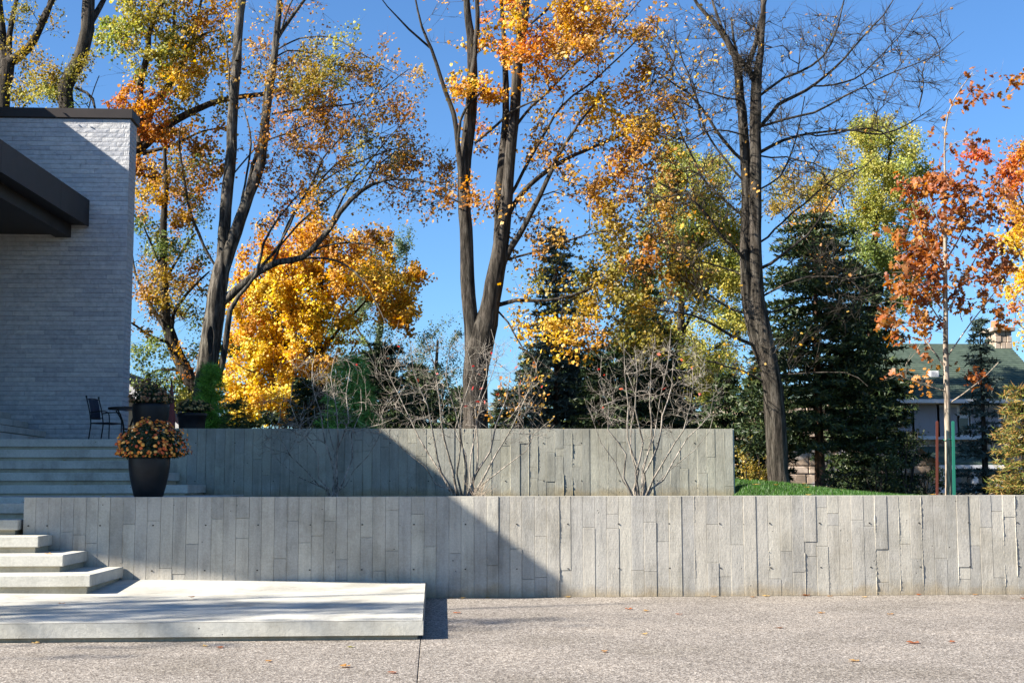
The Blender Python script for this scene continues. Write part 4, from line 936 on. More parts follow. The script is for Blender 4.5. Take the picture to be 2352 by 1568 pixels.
# bare maple on the right
T = Tree('maple_tree', 'large nearly leafless maple standing on the lawn right of the upper wall', 8.0, at(1790, 1113, 8.0)); T.wf = 0.92
T.limb([(1796, 1150, 66), (1788, 1100, 54), (1784, 1000, 52), (1776, 900, 50), (1762, 820, 48), (1748, 750, 46), (1738, 690, 42), (1736, 640, 36)], name='trunk', wig=.012)
T.limb([(1762, 860, 26), (1742, 790, 34), (1722, 700, 34), (1713, 600, 31), (1712, 480, 29), (1710, 370, 27), (1704, 260, 24), (1696, 190, 22), (1690, 135, 20), (1668, 92, 16), (1640, 52, 14), (1602, 10, 11), (1578, -30, 9)], .2, .015)
T.limb([(1738, 650, 36), (1734, 540, 34), (1734, 440, 32), (1737, 340, 30), (1735, 250, 29), (1736, 190, 26), (1746, 120, 19), (1750, 40, 16), (1753, -30, 14)], -.2, .015)
T.limb([(1736, 195, 16), (1716, 152, 17), (1738, 100, 15), (1750, 40, 12), (1765, -30, 8)], .3).limb([(1716, 155, 14), (1690, 118, 14), (1660, 60, 11), (1640, 10, 9), (1632, -30, 8)], .5).limb([(1706, 150, 12), (1682, 90, 9), (1680, 40, 7)], .4)
LB = [([(1742, 222, 12), (1800, 178, 11), (1860, 150, 10), (1900, 95, 8), (1930, 20, 6), (1942, -30, 4)], -.6), ([(1740, 298, 16), (1785, 240, 15), (1830, 215, 14), (1880, 185, 12), (1960, 110, 9), (2030, 30, 6), (2060, -20, 4)], .5),
      ([(1862, 198, 8), (1940, 190, 8), (2000, 150, 6), (2080, 70, 4), (2120, 10, 3)], .8), ([(1742, 292, 12), (1800, 275, 11), (1870, 263, 10), (1950, 225, 8), (2050, 165, 6), (2130, 130, 4), (2210, 70, 2)], -.8), ([(1742, 352, 14), (1800, 322, 13), (1840, 308, 11), (1930, 300, 9), (2020, 305, 8), (2090, 288, 6), (2150, 245, 3)], .4),
      ([(1850, 305, 8), (1900, 312, 8), (2000, 298, 7), (2060, 330, 4)], .9), ([(1745, 358, 8), (1800, 360, 7), (1870, 372, 6), (1960, 400, 3)], -.5), ([(1710, 372, 14), (1660, 320, 13), (1600, 240, 11), (1550, 200, 8), (1490, 150, 5)], -.6), ([(1712, 420, 10), (1650, 340, 9), (1610, 260, 8), (1560, 120, 5), (1545, 40, 3)], .5),
      ([(1710, 500, 10), (1650, 440, 10), (1610, 400, 9), (1570, 330, 8), (1540, 230, 5), (1500, 210, 3)], .7), ([(1714, 600, 14), (1670, 560, 13), (1630, 500, 11), (1580, 450, 9), (1500, 410, 6), (1430, 400, 3)], -.8), ([(1716, 640, 8), (1650, 610, 7), (1570, 590, 6), (1500, 600, 3)], .5), ([(1716, 720, 11), (1650, 690, 10), (1590, 650, 8), (1520, 580, 5)], .6),
      ([(1736, 795, 15), (1680, 770, 13), (1620, 735, 11), (1560, 720, 8), (1480, 710, 4)], -.7), ([(1760, 880, 11), (1700, 850, 9), (1650, 830, 6), (1600, 820, 3)], -.6), ([(1738, 620, 14), (1790, 585, 12), (1830, 560, 11), (1880, 500, 8), (1960, 410, 5), (2030, 340, 3)], -.7), ([(1740, 560, 10), (1780, 530, 9), (1850, 470, 8), (1930, 400, 5), (1990, 380, 3)], .6),
      ([(1752, 680, 10), (1810, 648, 9), (1880, 640, 8), (1950, 640, 6), (2020, 625, 4)], -.9), ([(1756, 720, 9), (1820, 695, 7), (1900, 690, 5), (1980, 720, 3)], .6), ([(1736, 440, 8), (1790, 400, 8), (1830, 320, 6), (1850, 220, 4)], .4), ([(1772, 860, 8), (1850, 850, 6), (1930, 855, 4), (1990, 890, 2)], -.8),
      ([(1700, 230, 8), (1640, 215, 7), (1570, 180, 5), (1500, 60, 3)], .2), ([(1708, 310, 8), (1640, 300, 7), (1560, 330, 5), (1470, 290, 3)], -.9)]
for l_, dy in LB: T.limb([(a, b_, w*.82) for a, b_, w in l_], dy, .045)
crown(T, [(1950, 110, 130, 90, 'pale', .05), (2080, 150, 110, 90, 'pale', .03), (1850, 100, 90, 80, 'pale', .05), (1680, 60, 110, 70, 'pale', .06), (1570, 140, 100, 110, 'gold', .3), (1560, 300, 110, 80, 'pale', .22), (2000, 270, 130, 60, 'pale', .06), (1880, 330, 110, 70, 'pale', .08),
          (1620, 420, 110, 80, 'brown', .25), (1520, 470, 80, 80, 'gold', .35), (1600, 580, 90, 60, 'brown', .25), (1850, 440, 110, 70, 'brown', .15), (1900, 600, 110, 60, 'brown', .15), (1580, 700, 80, 50, 'gold', .35), (1960, 680, 70, 60, 'pale', .02), (1750, 250, 100, 100, 'pale', .04), (1720, 60, 80, 60, 'pale', .04), (1680, 820, 60, 50, 'gold', .2), (2140, 90, 60, 60, 'pale', .02), (1800, 820, 80, 60, 'gold', .1), (1640, 200, 70, 70, 'pale', .15)],
      'maple', .10, barkm=M['bark_mid'], dep=1.8, apm=17, lpa=1.6, sig=.22, sides=16, twigs=7, twl=.5, tipr=.0042, twr=.0045)
# squirrel nest of twigs in the fork
q = at(1712, 150, 7.8); mb = MB()
for k in range(170):
    d = RNG.normal(0, 1, 3); d /= np.linalg.norm(d); p = q+RNG.normal(0, .13, 3); V, Q = tube([p-d*.22, p+RNG.normal(0, .02, 3), p+d*.22], [.004, .006, .003], 3); mb.add(V, Q)
tag(mb.build('twig_nest', M['bark_mid']), 'brown twig nest lodged in the fork of the nearly leafless maple', 'nest')

# green-yellow trees far behind
T = Tree('broadleaf_tree', 'yellow-green leafy tree directly behind the left side of the nearly leafless maple', 24, at(1565, 1010, 24)*[1, 1, 0]+[0, 0, 1.1])
T.limb([(1560, 1010, 22), (1560, 850, 20), (1568, 700, 16), (1585, 560, 12), (1600, 430, 7)], name='trunk').limb([(1565, 760, 11), (1630, 660, 8), (1690, 560, 4)], .6).limb([(1575, 640, 9), (1530, 540, 6), (1500, 470, 3)], -.5).limb([(1562, 820, 10), (1640, 800, 7), (1720, 740, 4)], -.5)
crown(T, [(1590, 420, 100, 70, 'lime', 1.2), (1540, 520, 60, 60, 'green', .8), (1610, 560, 95, 70, 'lime', 1.2), (1660, 650, 80, 70, 'lime', 1.3), (1590, 790, 70, 60, 'lime', 1.0), (1690, 740, 50, 60, 'lime', .9), (1660, 860, 60, 50, 'lime', 1.0), (1540, 640, 60, 60, 'green', .8), (1660, 480, 60, 60, 'olive', .7), (1560, 880, 70, 60, 'lime', .9), (1500, 730, 50, 60, 'green', .8)],
      'tri', .125, barkm=M['bark_dark'], dep=2.0, apm=3.4, lpa=30, sig=.32, twigs=4)
T = Tree('broadleaf_tree', 'tall yellow-green tree between the nearly leafless maple and the rust-leaved sapling', 25, at(2000, 1010, 25)*[1, 1, 0]+[0, 0, 1.1])
T.limb([(1990, 1010, 24), (1998, 850, 22), (2004, 730, 20), (2022, 640, 18), (2010, 540, 13), (2030, 430, 9), (2045, 340, 5)], name='trunk').limb([(2018, 650, 11), (1960, 540, 8), (1930, 460, 4)], .5).limb([(2020, 620, 10), (2080, 540, 8), (2110, 430, 4)], -.4).limb([(2000, 720, 9), (1900, 640, 7), (1850, 540, 4)], .3)
crown(T, [(2010, 320, 60, 35, 'lime', 1.1), (2070, 330, 45, 40, 'lime', 1.0), (2030, 400, 80, 45, 'lime', 1.1), (2100, 380, 40, 35, 'lime', .9), (1970, 470, 80, 55, 'lime', 1.0), (2080, 480, 60, 60, 'lime', .9), (2050, 570, 80, 70, 'green', 1.0), (1920, 560, 80, 60, 'green', .8), (1850, 440, 75, 65, 'olive', .85), (1870, 520, 70, 50, 'gold', .5), (2090, 650, 70, 60, 'green', .8), (1960, 390, 60, 40, 'olive', .7), (1960, 640, 60, 50, 'green', .6)],
      'tri', .125, barkm=M['bark_mid'], dep=2.0, apm=3.4, lpa=30, sig=.32, twigs=4)
# orange maple at the right edge
T = Tree('maple_tree', 'orange and yellow maple reaching in from the right edge', 13, at(2440, 1100, 13)*[1, 1, 0]+[0, 0, 1.1]); T.wf = 0.80
T.limb([(2440, 1120, 40), (2438, 950, 38), (2432, 800, 34), (2420, 650, 26), (2410, 500, 16), (2400, 380, 8)], name='trunk').limb([(2430, 760, 14), (2380, 660, 10), (2330, 560, 5)], -.5).limb([(2420, 640, 12), (2370, 510, 8), (2310, 400, 4), (2270, 360, 2)], .3).limb([(2434, 850, 10), (2390, 790, 7), (2330, 740, 3)], -.3)
crown(T, [(2285, 360, 38, 24, 'redor', .9), (2335, 400, 40, 45, 'redor', 1.1), (2345, 350, 30, 25, 'orange', 1.0), (2330, 470, 40, 50, 'orange', 1.0), (2335, 570, 42, 45, 'yellow', 1.2), (2340, 640, 35, 36, 'yellow', 1.2), (2352, 785, 22, 12, 'yellow', .8), (2365, 700, 25, 25, 'orange', 1.0), (2420, 500, 60, 160, 'orange', 1.0), (2320, 520, 30, 30, 'redor', .7), (2430, 720, 60, 80, 'yellow', 1.0)],
      'maple', .11, barkm=M['bark_mid'], dep=1.3, apm=4, lpa=18, sig=.2)
# rust-leaved oak sapling, staked
T = Tree('oak_sapling', 'slender staked oak sapling with rust-orange leaves, behind the right part of the front wall', 3.0, at(2178, 1150, 3.0)*[1, 1, 0]+[0, 0, 1.1], 'sapling')
T.limb([(2179, 1165, 17), (2178, 1080, 15), (2176, 960, 14), (2173, 840, 13), (2172, 720, 11), (2170, 600, 10), (2170, 500, 8), (2170, 400, 5), (2172, 300, 4), (2190, 230, 3), (2232, 168, 2)], name='trunk', wig=.006)
for l_ in ([(2174, 850, 6), (2130, 790, 5), (2080, 740, 4), (2040, 720, 2)], [(2175, 820, 5), (2230, 740, 4), (2270, 690, 3), (2300, 650, 2)], [(2172, 760, 5), (2110, 660, 4), (2060, 600, 2)], [(2172, 720, 5), (2230, 620, 4), (2270, 540, 2)], [(2171, 640, 5), (2120, 540, 4), (2090, 460, 2)],
           [(2171, 600, 5), (2230, 500, 4), (2265, 430, 2)], [(2170, 540, 4), (2130, 460, 3), (2110, 410, 2)], [(2170, 520, 4), (2210, 450, 3), (2240, 400, 2)], [(2176, 900, 5), (2110, 880, 3), (2050, 860, 2)], [(2175, 930, 5), (2240, 880, 3), (2290, 830, 2)], [(2171, 350, 3), (2195, 330, 2), (2225, 320, 1.5)], [(2172, 680, 4), (2100, 700, 3), (2040, 690, 2)]):
    T.limb(l_, RNG.uniform(-.35, .35), .015)
crown(T, [(2270, 195, 55, 24, 'rust', .95), (2210, 215, 20, 14, 'rust', .7), (2165, 305, 16, 12, 'rust', .8), (2185, 335, 30, 12, 'rust', .5), (2240, 322, 14, 6, 'rust', .8), (2185, 262, 20, 8, 'rust', .5), (2180, 430, 95, 40, 'rust', 1.0), (2150, 490, 80, 45, 'rust', 1.1), (2230, 470, 70, 50, 'rust', 1.0), (2120, 560, 65, 50, 'rust', 1.0),
          (2200, 570, 80, 45, 'rust', .9), (2100, 640, 75, 45, 'rust', 1.1), (2190, 660, 70, 45, 'rust', .7), (2270, 600, 55, 80, 'rust', .9), (2070, 740, 60, 50, 'rust', 1.1), (2130, 730, 50, 45, 'rust', .8), (2260, 700, 55, 50, 'rust', .6), (2285, 470, 40, 50, 'rust', .6), (2060, 860, 30, 30, 'rust', .8), (2110, 880, 40, 25, 'rust', .8), (2100, 810, 40, 30, 'rust', .5), (2215, 870, 45, 12, 'rust', .45), (2080, 420, 40, 20, 'rust', .4)],
      'oak', .185, barkm=M['bark_pale'], dep=.55, apm=10, lpa=2.2, sig=.16, twigs=4, twl=.25, sides=10, tipr=.0022, seg=.2, wig=.02, twr=.002)
q = at(2177, 1010, 3.0); V, Q = tube([(q[0]+.055*math.cos(a), 3.0+.055*math.sin(a), q[2]+.01*math.sin(3*a)) for a in np.linspace(0, 2*PI, 21)], np.full(21, .006), 6); npmesh('tree_tie', V, Q, M['green_paint'], T.root, True)
for u, m_, lab, hw in ((2151.5, 'rust', 'rusty brown steel stake left of the oak sapling trunk', .017), (2191, 'green_paint', 'green painted stake right of the oak sapling trunk', .02)):
    q0 = at(u, 1150, 2.9); q1 = at(u-(0 if m_ == 'rust' else 3), 967, 2.9)
    s_ = empty('tree_stake', (q0[0], 2.9, 1.1), lab, 'stake')
    V = []
    for z, x in ((1.05, q0[0]), (q1[2]-.01, q1[0]), (q1[2], q1[0])):
        k = 1 if z < q1[2] else .7
        V += [(x-hw*k, 2.9-hw*k, z), (x+hw*k, 2.9-hw*k, z), (x+hw*k, 2.9-hw*.4*k, z), (x+hw*.3*k, 2.9-hw*.4*k, z), (x+hw*.3*k, 2.9+hw*k, z), (x-hw*.3*k, 2.9+hw*k, z), (x-hw*.3*k, 2.9-hw*.4*k, z), (x-hw*k, 2.9-hw*.4*k, z)]
    Q = [(j*8+i, j*8+(i+1) % 8, (j+1)*8+(i+1) % 8, (j+1)*8+i) for j in range(2) for i in range(8)]
    npmesh('stake_shaft', V, [np.array(Q), np.array([tuple(range(16, 24))])], M[m_], s_)
# young orange maple low behind the double trunk
T = Tree('maple_tree', 'young pink-orange maple low behind the bare shrub, just right of the double trunk', 7.2, at(1190, 1000, 7.2)*[1, 1, 0]+[0, 0, 1.1])
T.limb([(1185, 1040, 8), (1188, 960, 7), (1195, 880, 5), (1200, 850, 3)], name='trunk').limb([(1188, 970, 5), (1230, 920, 3), (1245, 880, 2)]).limb([(1187, 980, 5), (1160, 920, 3), (1150, 890, 2)])
crown(T, [(1190, 890, 55, 30, 'vivid', .8), (1215, 935, 50, 25, 'pale', .8), (1155, 900, 25, 25, 'redor', .8), (1180, 960, 60, 18, 'orange', .6)], 'maple', .085, barkm=M['bark_mid'], dep=.5, apm=5, lpa=1.8, sig=.12)

# ------------------------------------------------------------------ conifers
def conifer(name, label, u, vtop, hw, Y, pal, zb=1.0, full=1.0, nlen=.11, nw=.014, droop=.35, lift=.1, vstart=None, bark_=None, per=.30, shape=.75, cat='conifer', lean=0.0, tw=1.0, dens=1.0, group=None):
    top = at(u, vtop, Y); H = top[2]-zb; R_ = hw/px(Y); x0 = top[0]
    t = empty(name, (x0, Y, zb), label, cat, group)
    zz = np.linspace(0, 1, 12); V, Q = tube([(x0, Y, zb+H*k*.99) for k in zz], np.maximum(.012, (1-zz)*.018*H+.01), 8, .06); npmesh('trunk', V, Q, bark_ or M['bark_dark'], t, True)
    B = MB(); P0 = []; D0 = []
    z = .25 if vstart is None else vstart
    while z < H*.985:
        f = z/H; Rz = R_*(1-f)**shape*(1.0 if f > .12 else .75+f*2)
        nb = max(4, int((7+4*(1-f))*full))
        a0 = RNG.uniform(0, 2*PI)
        for k in range(nb):
            a = a0+k*2*PI/nb+RNG.normal(0, .2); L_ = Rz*RNG.uniform(.65, 1.12)+.06; zj = z+RNG.uniform(-.1, .1)
            m_ = max(3, int(L_/.28)); tt = np.linspace(0, 1, m_+1)
            dr = np.array([math.cos(a), math.sin(a), 0])
            P_ = np.array([x0, Y, zb+zj])+dr*L_*tt[:, None]+np.array([0, 0, 1])*(L_*(lift*tt-droop*tt**1.5+ (droop*.55)*tt**3))[:, None]
            V, Q = tube(P_, np.linspace(.006+.012*L_, .003, m_+1), 3); B.add(V, Q)
            sd = np.array([-dr[1], dr[0], 0])
            ns = max(3, int(L_/.13*dens))
            for t_ in np.linspace(.15, 1.0, ns):
                c = np.array([np.interp(t_, tt, P_[:, i]) for i in range(3)])
                for sgn in (-1, 1):
                    wl_ = (.10+.38*L_*(1-t_)**.8*min(1, t_*3))*RNG.uniform(.7, 1.2)*tw
                    d = dr*.75+sd*sgn*.9+np.array([0, 0, RNG.uniform(-.35, .12)]); d /= np.linalg.norm(d)
                    nn = max(3, int(wl_/.05*dens))
                    s_ = np.linspace(0, 1, nn)[:, None]
                    pts = c+d*wl_*s_-np.array([0, 0, 1])*.12*wl_*s_**2
                    P0.append(pts); D0.append(np.repeat(d[None], nn, 0))
        z += per*(1-.35*f)*RNG.uniform(.8, 1.2)
    B.build('branches', bark_ or M['bark_dark'], t, True)['kind'] = 'stuff'
    P0 = np.concatenate(P0); D0 = np.concatenate(D0)
    rep = 3; P0 = np.repeat(P0, rep, 0); D0 = np.repeat(D0, rep, 0); n = len(P0)
    dd = D0*.8+RNG.normal(0, .55, (n, 3)); dd[:, 2] += .1; dd /= np.linalg.norm(dd, axis=1)[:, None]
    sdv = np.cross(dd, RNG.normal(0, 1, (n, 3))); sdv /= np.linalg.norm(sdv, axis=1)[:, None]+1e-9
    ln = RNG.uniform(.6, 1.3, (n, 1))*nlen; P0 = P0+RNG.normal(0, .012, (n, 3))
    nw_ = nw*1.35; V = np.stack([P0-sdv*nw_, P0+sdv*nw_, P0+dd*ln*1.15], 1).reshape(-1, 3)
    pc = np.array(pal); C_ = np.repeat(pc[RNG.integers(len(pc), size=n)]*RNG.uniform(.65, 1.35, (n, 1)), 3, 0)
    o = npmesh('foliage', V, np.arange(3*n).reshape(-1, 3), M['needle'], t, False, C_); o['kind'] = 'stuff'
    return t
DK = [(.022, .04, .017), (.03, .05, .02), (.016, .03, .014)]; DK = [(.032, .055, .022), (.045, .07, .026), (.022, .04, .018), (.07, .09, .03)]; BL = [(.06, .09, .075), (.08, .11, .09), (.045, .07, .055)]; BR = [(.20, .42, .05), (.26, .48, .08), (.12, .28, .04)]; YB = [(.16, .17, .035), (.24, .17, .04), (.10, .13, .03), (.30, .17, .05)]
MG = [(.05, .085, .03), (.07, .105, .035), (.035, .06, .025), (.10, .12, .04)]
conifer('blue_spruce', 'grey-green spruce with a visible trunk, right of the double-trunked maple', 1277, 515, 115, 18, BL, full=.95, bark_=M['bark_red'], per=.34, tw=1.1, nlen=.13, nw=.02)
conifer('spruce_tree', 'dark tall spruce behind the gold leaves, right of the grey-green spruce', 1475, 590, 120, 21, MG, per=.36, tw=1.2, nlen=.15, nw=.024)
conifer('spruce_tree', 'dark spruce filling the gap left of the rightmost bare shrub', 1375, 780, 115, 16.5, DK, per=.3, nlen=.12, nw=.02)
conifer('spruce_tree', 'dark spruce behind the rightmost bare shrub', 1520, 740, 130, 18.5, DK, per=.3, nlen=.12, nw=.02)
conifer('spruce_tree', 'dark spruce just left of the nearly leafless maple trunk', 1665, 855, 105, 16, DK, per=.3, nlen=.12, nw=.02)
conifer('spruce_tree', 'largest dark spruce with a reddish trunk, right of the nearly leafless maple', 1868, 480, 225, 12.5, DK, full=.95, bark_=M['bark_red'], per=.30, shape=.46, vstart=1.3, dens=.88, nlen=.12, nw=.02)
conifer('spruce_tree', 'dark spruce at the right of the largest one, before the green roof', 1990, 610, 125, 15.5, DK, per=.28, shape=.5, nlen=.12, nw=.02, bark_=M['bark_red'])
conifer('spruce_tree', 'dark spruce close behind the nearly leafless maple trunk', 1745, 830, 85, 17, DK, per=.3, nlen=.12, nw=.02)
conifer('blue_spruce', 'small slim blue spruce in front of the stone bungalow', 2250, 735, 78, 13, BL, per=.34, full=.8, shape=.9, droop=.2, nlen=.10)
conifer('pine_tree', 'yellowing bushy pine cut off by the right edge', 2345, 885, 78, 6.5, YB, per=.2, shape=.55, droop=-.1, nlen=.10, nw=.006, vstart=.05, dens=1.3)
conifer('pine_tree', 'bright green young pine in front of the grey maple trunk', 486, 842, 64, 13.8, BR, 1.5, per=.17, shape=.75, droop=-.45, nlen=.18, nw=.0055, vstart=.05, dens=1.5, tw=.7)
conifer('pine_tree', 'bright green soft-needled pine behind the leftmost bare shrub', 806, 815, 88, 12.6, [(.20, .42, .08), (.28, .50, .14), (.12, .26, .06)], per=.22, shape=.6, droop=-.2, nlen=.17, nw=.008, dens=1.5, tw=.8)
conifer('yew_tree', 'dark low evergreen between the yellow maple and the bright pine', 700, 870, 66, 16.0, DK, per=.24, shape=.6, droop=.1, nlen=.10, nw=.016)
conifer('yew_tree', 'dark broad evergreen right of the bright soft-needled pine', 885, 775, 105, 16.5, DK, per=.26, shape=.5, droop=.1, nlen=.10, nw=.016)
conifer('yew_tree', 'dark evergreen low behind the middle bare shrub', 975, 850, 92, 12.5, DK, per=.26, shape=.5, droop=.1, nlen=.10, nw=.016)
conifer('yew_tree', 'low dark evergreen at the foot of the yellow maple', 620, 950, 50, 16.5, MG, per=.26, shape=.5, droop=.1, nlen=.10, nw=.016)
conifer('pine_tree', 'low olive pine just right of the bright young pine', 545, 915, 45, 13.2, [(.06, .10, .03), (.1, .12, .035)], 1.6, per=.2, shape=.6, droop=-.1, nlen=.1, nw=.006)
for k, (u, v_, hw_, Y) in enumerate(((330, 905, 65, 34), (440, 880, 65, 36), (560, 900, 60, 33), (660, 880, 65, 38), (755, 860, 75, 31), (860, 790, 85, 35), (960, 840, 70, 37), (1060, 880, 60, 34), (1160, 900, 60, 33), (1230, 800, 85, 36), (1330, 800, 90, 31), (1430, 780, 95, 34), (1540, 850, 80, 36), (1640, 860, 80, 32), (1740, 860, 75, 35))):
    conifer('spruce_tree', ('dark evergreen in the far row, ' + ['low behind the flower pots', 'left of the tall grey maple', 'behind the tall grey maple', 'behind the yellow maple', 'right of the yellow maple', 'behind the soft-needled pine', 'in the sky gap left of the double trunk', 'left of the double trunk', 'right of the double trunk', 'behind the young pink-orange maple', 'behind the grey-green spruce', 'behind the gold leaves', 'behind the rightmost bare shrub', 'right of the rightmost bare shrub', 'behind the upper wall end'][k]),
            u, v_, hw_, Y, MG if k % 2 else DK, per=.42, nlen=.22, nw=.045, shape=.45, dens=.7, group='far row of evergreens')
# broadleaf shrubs at the far side of the lawn
for u, v_, hw_, Y, lab in ((2085, 975, 62, 11, 'dark leafy shrub left of the oak sapling'), (2015, 1060, 55, 10.5, 'low dark shrub under the spruces on the right'), (2130, 1070, 40, 10, 'low dark shrub just left of the rusty stake'), (1730, 980, 45, 14, 'yellowish shrub left of the nearly leafless maple trunk'), (1935, 1075, 50, 11.5, 'low dark shrub behind the lawn')):
    q = at(u, 1130, Y); T = Tree('leafy_shrub', lab, Y, (q[0], Y, 1.1), 'shrub', None)
    for k in range(5): T.limb([(u+RNG.uniform(-6, 6), 1150, 5), (u+RNG.uniform(-hw_, hw_)*.5, (1140+v_)/2, 4), (u+RNG.uniform(-hw_, hw_)*.8, v_+10, 2)], RNG.uniform(-.3, .3))
    pal = 'olive' if u == 1730 else 'green'
    PAL['shrubdark'] = [(.04, .06, .02), (.06, .085, .025), (.08, .10, .03)]
    crown(T, [(u, (v_+1150)/2, hw_, (1150-v_)/2, 'olive' if u == 1730 else 'shrubdark', 1.0)], 'tri', .085, barkm=M['bark_dark'], dep=.6, apm=5, lpa=9, sig=.15, twigs=4, twl=.3)

# ------------------------------------------------------------------ bare multi-stem shrubs between the two walls
def bare_shrub(u0, Y, ends, clusters, lab, nred, bm, seed):
    q = at(u0, 1137, Y); T = Tree('bare_shrub', lab, Y, (q[0], Y, 1.1), 'shrub', 'bare shrubs between the walls')
    rs = random.Random(seed)
    for (ub, ue, ve, w) in ends:
        h = 1145-ve; du = ue-(u0+ub)
        w *= .70; pts = [(u0+ub*.5, 1150, w*1.15), (u0+ub, 1125, w)]
        for k, (fy, fx) in enumerate(((.16, .13), (.36, .38), (.58, .64), (.80, .86), (1.0, 1.0))):
            pts.append((u0+ub+du*fx+rs.uniform(-13, 13), 1140-h*fy, w*(.92-.72*fy)))
        T.limb(pts, rs.uniform(-.9, .9), .018, 'stem')
    att = []
    for (u, v, ru, rv, n) in clusters:
        for k in range(n):
            t = RNG.uniform(0, 2*PI); r_ = math.sqrt(RNG.random()); att.append(at(u+ru*r_*math.cos(t), v+rv*r_*math.sin(t), Y+RNG.uniform(-1, 1)*1.0))
    T.grow(np.array(att), up=.02, tipr=.0024, wig=.006, seg=.3); T.build(bm, sides=8, twigs=4, twl=.20, wob=.03, twr=.0026)
    i = RNG.integers(len(att), size=nred); P_ = np.array(att)[i]+RNG.normal(0, .05, (nred, 3)); P_ = P_[P_[:, 2] > 2.2]
    if len(P_): leaves('leaf', P_, RNG.uniform(.05, .085, len(P_)), np.array(PAL['red'])[RNG.integers(3, size=len(P_))], 'small', M['leaf'], T.root)
bare_shrub(765, 3.4, [(-12, 625, 985, 6), (-8, 660, 880, 7), (-2, 720, 810, 8), (4, 770, 800, 8), (8, 800, 850, 10), (12, 830, 900, 8), (-14, 610, 1020, 5), (14, 880, 985, 4), (2, 742, 870, 6)],
           [(680, 900, 90, 90, 50), (780, 860, 70, 60, 35), (650, 1010, 70, 40, 22), (860, 960, 50, 60, 16), (750, 960, 80, 60, 30)], 'leftmost bare shrub, dark against the shaded upper wall', 3, M['bark_shrub'], 3)
bare_shrub(1065, 3.4, [(-32, 880, 850, 8), (-26, 930, 790, 9), (-20, 985, 770, 10), (-6, 1030, 800, 8), (4, 1075, 790, 9), (12, 1110, 800, 8), (22, 1160, 860, 10), (30, 1230, 880, 8), (-30, 870, 960, 5), (34, 1260, 960, 5), (8, 1050, 880, 7), (16, 1135, 760, 6)],
           [(930, 860, 80, 80, 60), (1040, 840, 90, 80, 60), (1160, 880, 90, 90, 60), (900, 970, 60, 50, 24), (1210, 980, 60, 60, 26), (1060, 960, 110, 70, 50)], 'middle bare shrub, widest of the three, where the shadow edge crosses the upper wall', 22, M['bark_shrub'], 5)
bare_shrub(1468, 3.4, [(-22, 1385, 880, 8), (-10, 1430, 790, 9), (-2, 1470, 800, 9), (6, 1510, 780, 8), (14, 1550, 830, 9), (20, 1600, 880, 8), (26, 1640, 910, 7), (-14, 1450, 860, 6), (10, 1530, 760, 5), (30, 1650, 960, 4), (-24, 1360, 930, 4)],
           [(1430, 860, 70, 70, 45), (1530, 850, 90, 70, 60), (1600, 910, 60, 60, 40), (1380, 930, 40, 40, 16), (1500, 950, 110, 60, 50)], 'rightmost bare shrub, pale stems in full sun before the upper wall', 10, M['bark_shrub'], 8)
# small tuft of straw-like stalks at the foot of the middle shrub
q = at(1100, 1137, 3.0); mb = MB()
for k in range(40):
    a = RNG.uniform(0, 2*PI); r_ = RNG.uniform(.1, .3); p = np.array([q[0]+RNG.normal(0, .03), 3.0+RNG.normal(0, .03), 1.1]); e = p+[r_*math.cos(a), r_*math.sin(a), RNG.uniform(.15, .4)]
    V, Q = tube([p, (p+e)/2+[0, 0, .03], e], [.003, .0025, .001], 3); mb.add(V, Q)
tag(mb.build('dry_stalks', M['bark_pale']), 'clump of dry straw-coloured stalks at the foot of the middle bare shrub', 'plant')

# ------------------------------------------------------------------ tree beyond the left edge whose branches shade the landing
T = Tree('shade_tree', 'branching tree outside the left edge whose shade streaks the landing slab', 0, (-21.5, -8.5, 0), 'tree')
def limb3(T, P_, R_, name='limb'):
    C = catmull([(*p, r) for p, r in zip(P_, R_)], .4); P3 = C[:, :3]; d = np.gradient(P3, axis=0); d /= np.linalg.norm(d, axis=1)[:, None]
    for k in range(len(P3)): T.pos.append(P3[k]); T.par.append(-1); T.rad.append(C[k, 3]); T.dirs.append(d[k])
    T.limbs.append((name, P3, C[:, 3]))
limb3(T, [(-21.5, -8.5, -.1), (-21.4, -8.6, 4), (-21.0, -8.7, 8), (-20.6, -8.8, 12)], [.28, .24, .2, .12], 'trunk')
limb3(T, [(-21.0, -8.7, 8), (-19, -8.6, 10), (-16.5, -8.4, 11.5)], [.12, .09, .04]); limb3(T, [(-21.2, -8.7, 7), (-19.5, -9.2, 9), (-17.5, -9.6, 10)], [.1, .07, .03])
limb3(T, [(-20.8, -8.8, 10), (-20, -8.4, 13), (-18, -8, 15)], [.1, .06, .03])
SHADE = []
for c, r_, n in (((-18.6, -9.0, 11.6), (2.8, 1.0, .7), 100), ((-20.0, -9.0, 13.2), (2.4, .9, .7), 60), ((-17.0, -8.6, 12.0), (2.2, .5, .4), 26)):
    for k in range(n):
        d = RNG.normal(0, .5, 3); SHADE.append(np.array(c)+d*np.array(r_))
T.grow(np.array(SHADE), tipr=.006); T.build(M['bark_mid'], twigs=4)
k = 11*len(SHADE); P_ = np.repeat(np.array(SHADE), 11, 0)+RNG.normal(0, .2, (k, 3))*[2.0, .35, .35]
leaves('foliage', P_, RNG.uniform(.08, .13, k), np.array(PAL['brown'])[RNG.integers(4, size=k)], 'maple', M['leaf'], T.root)

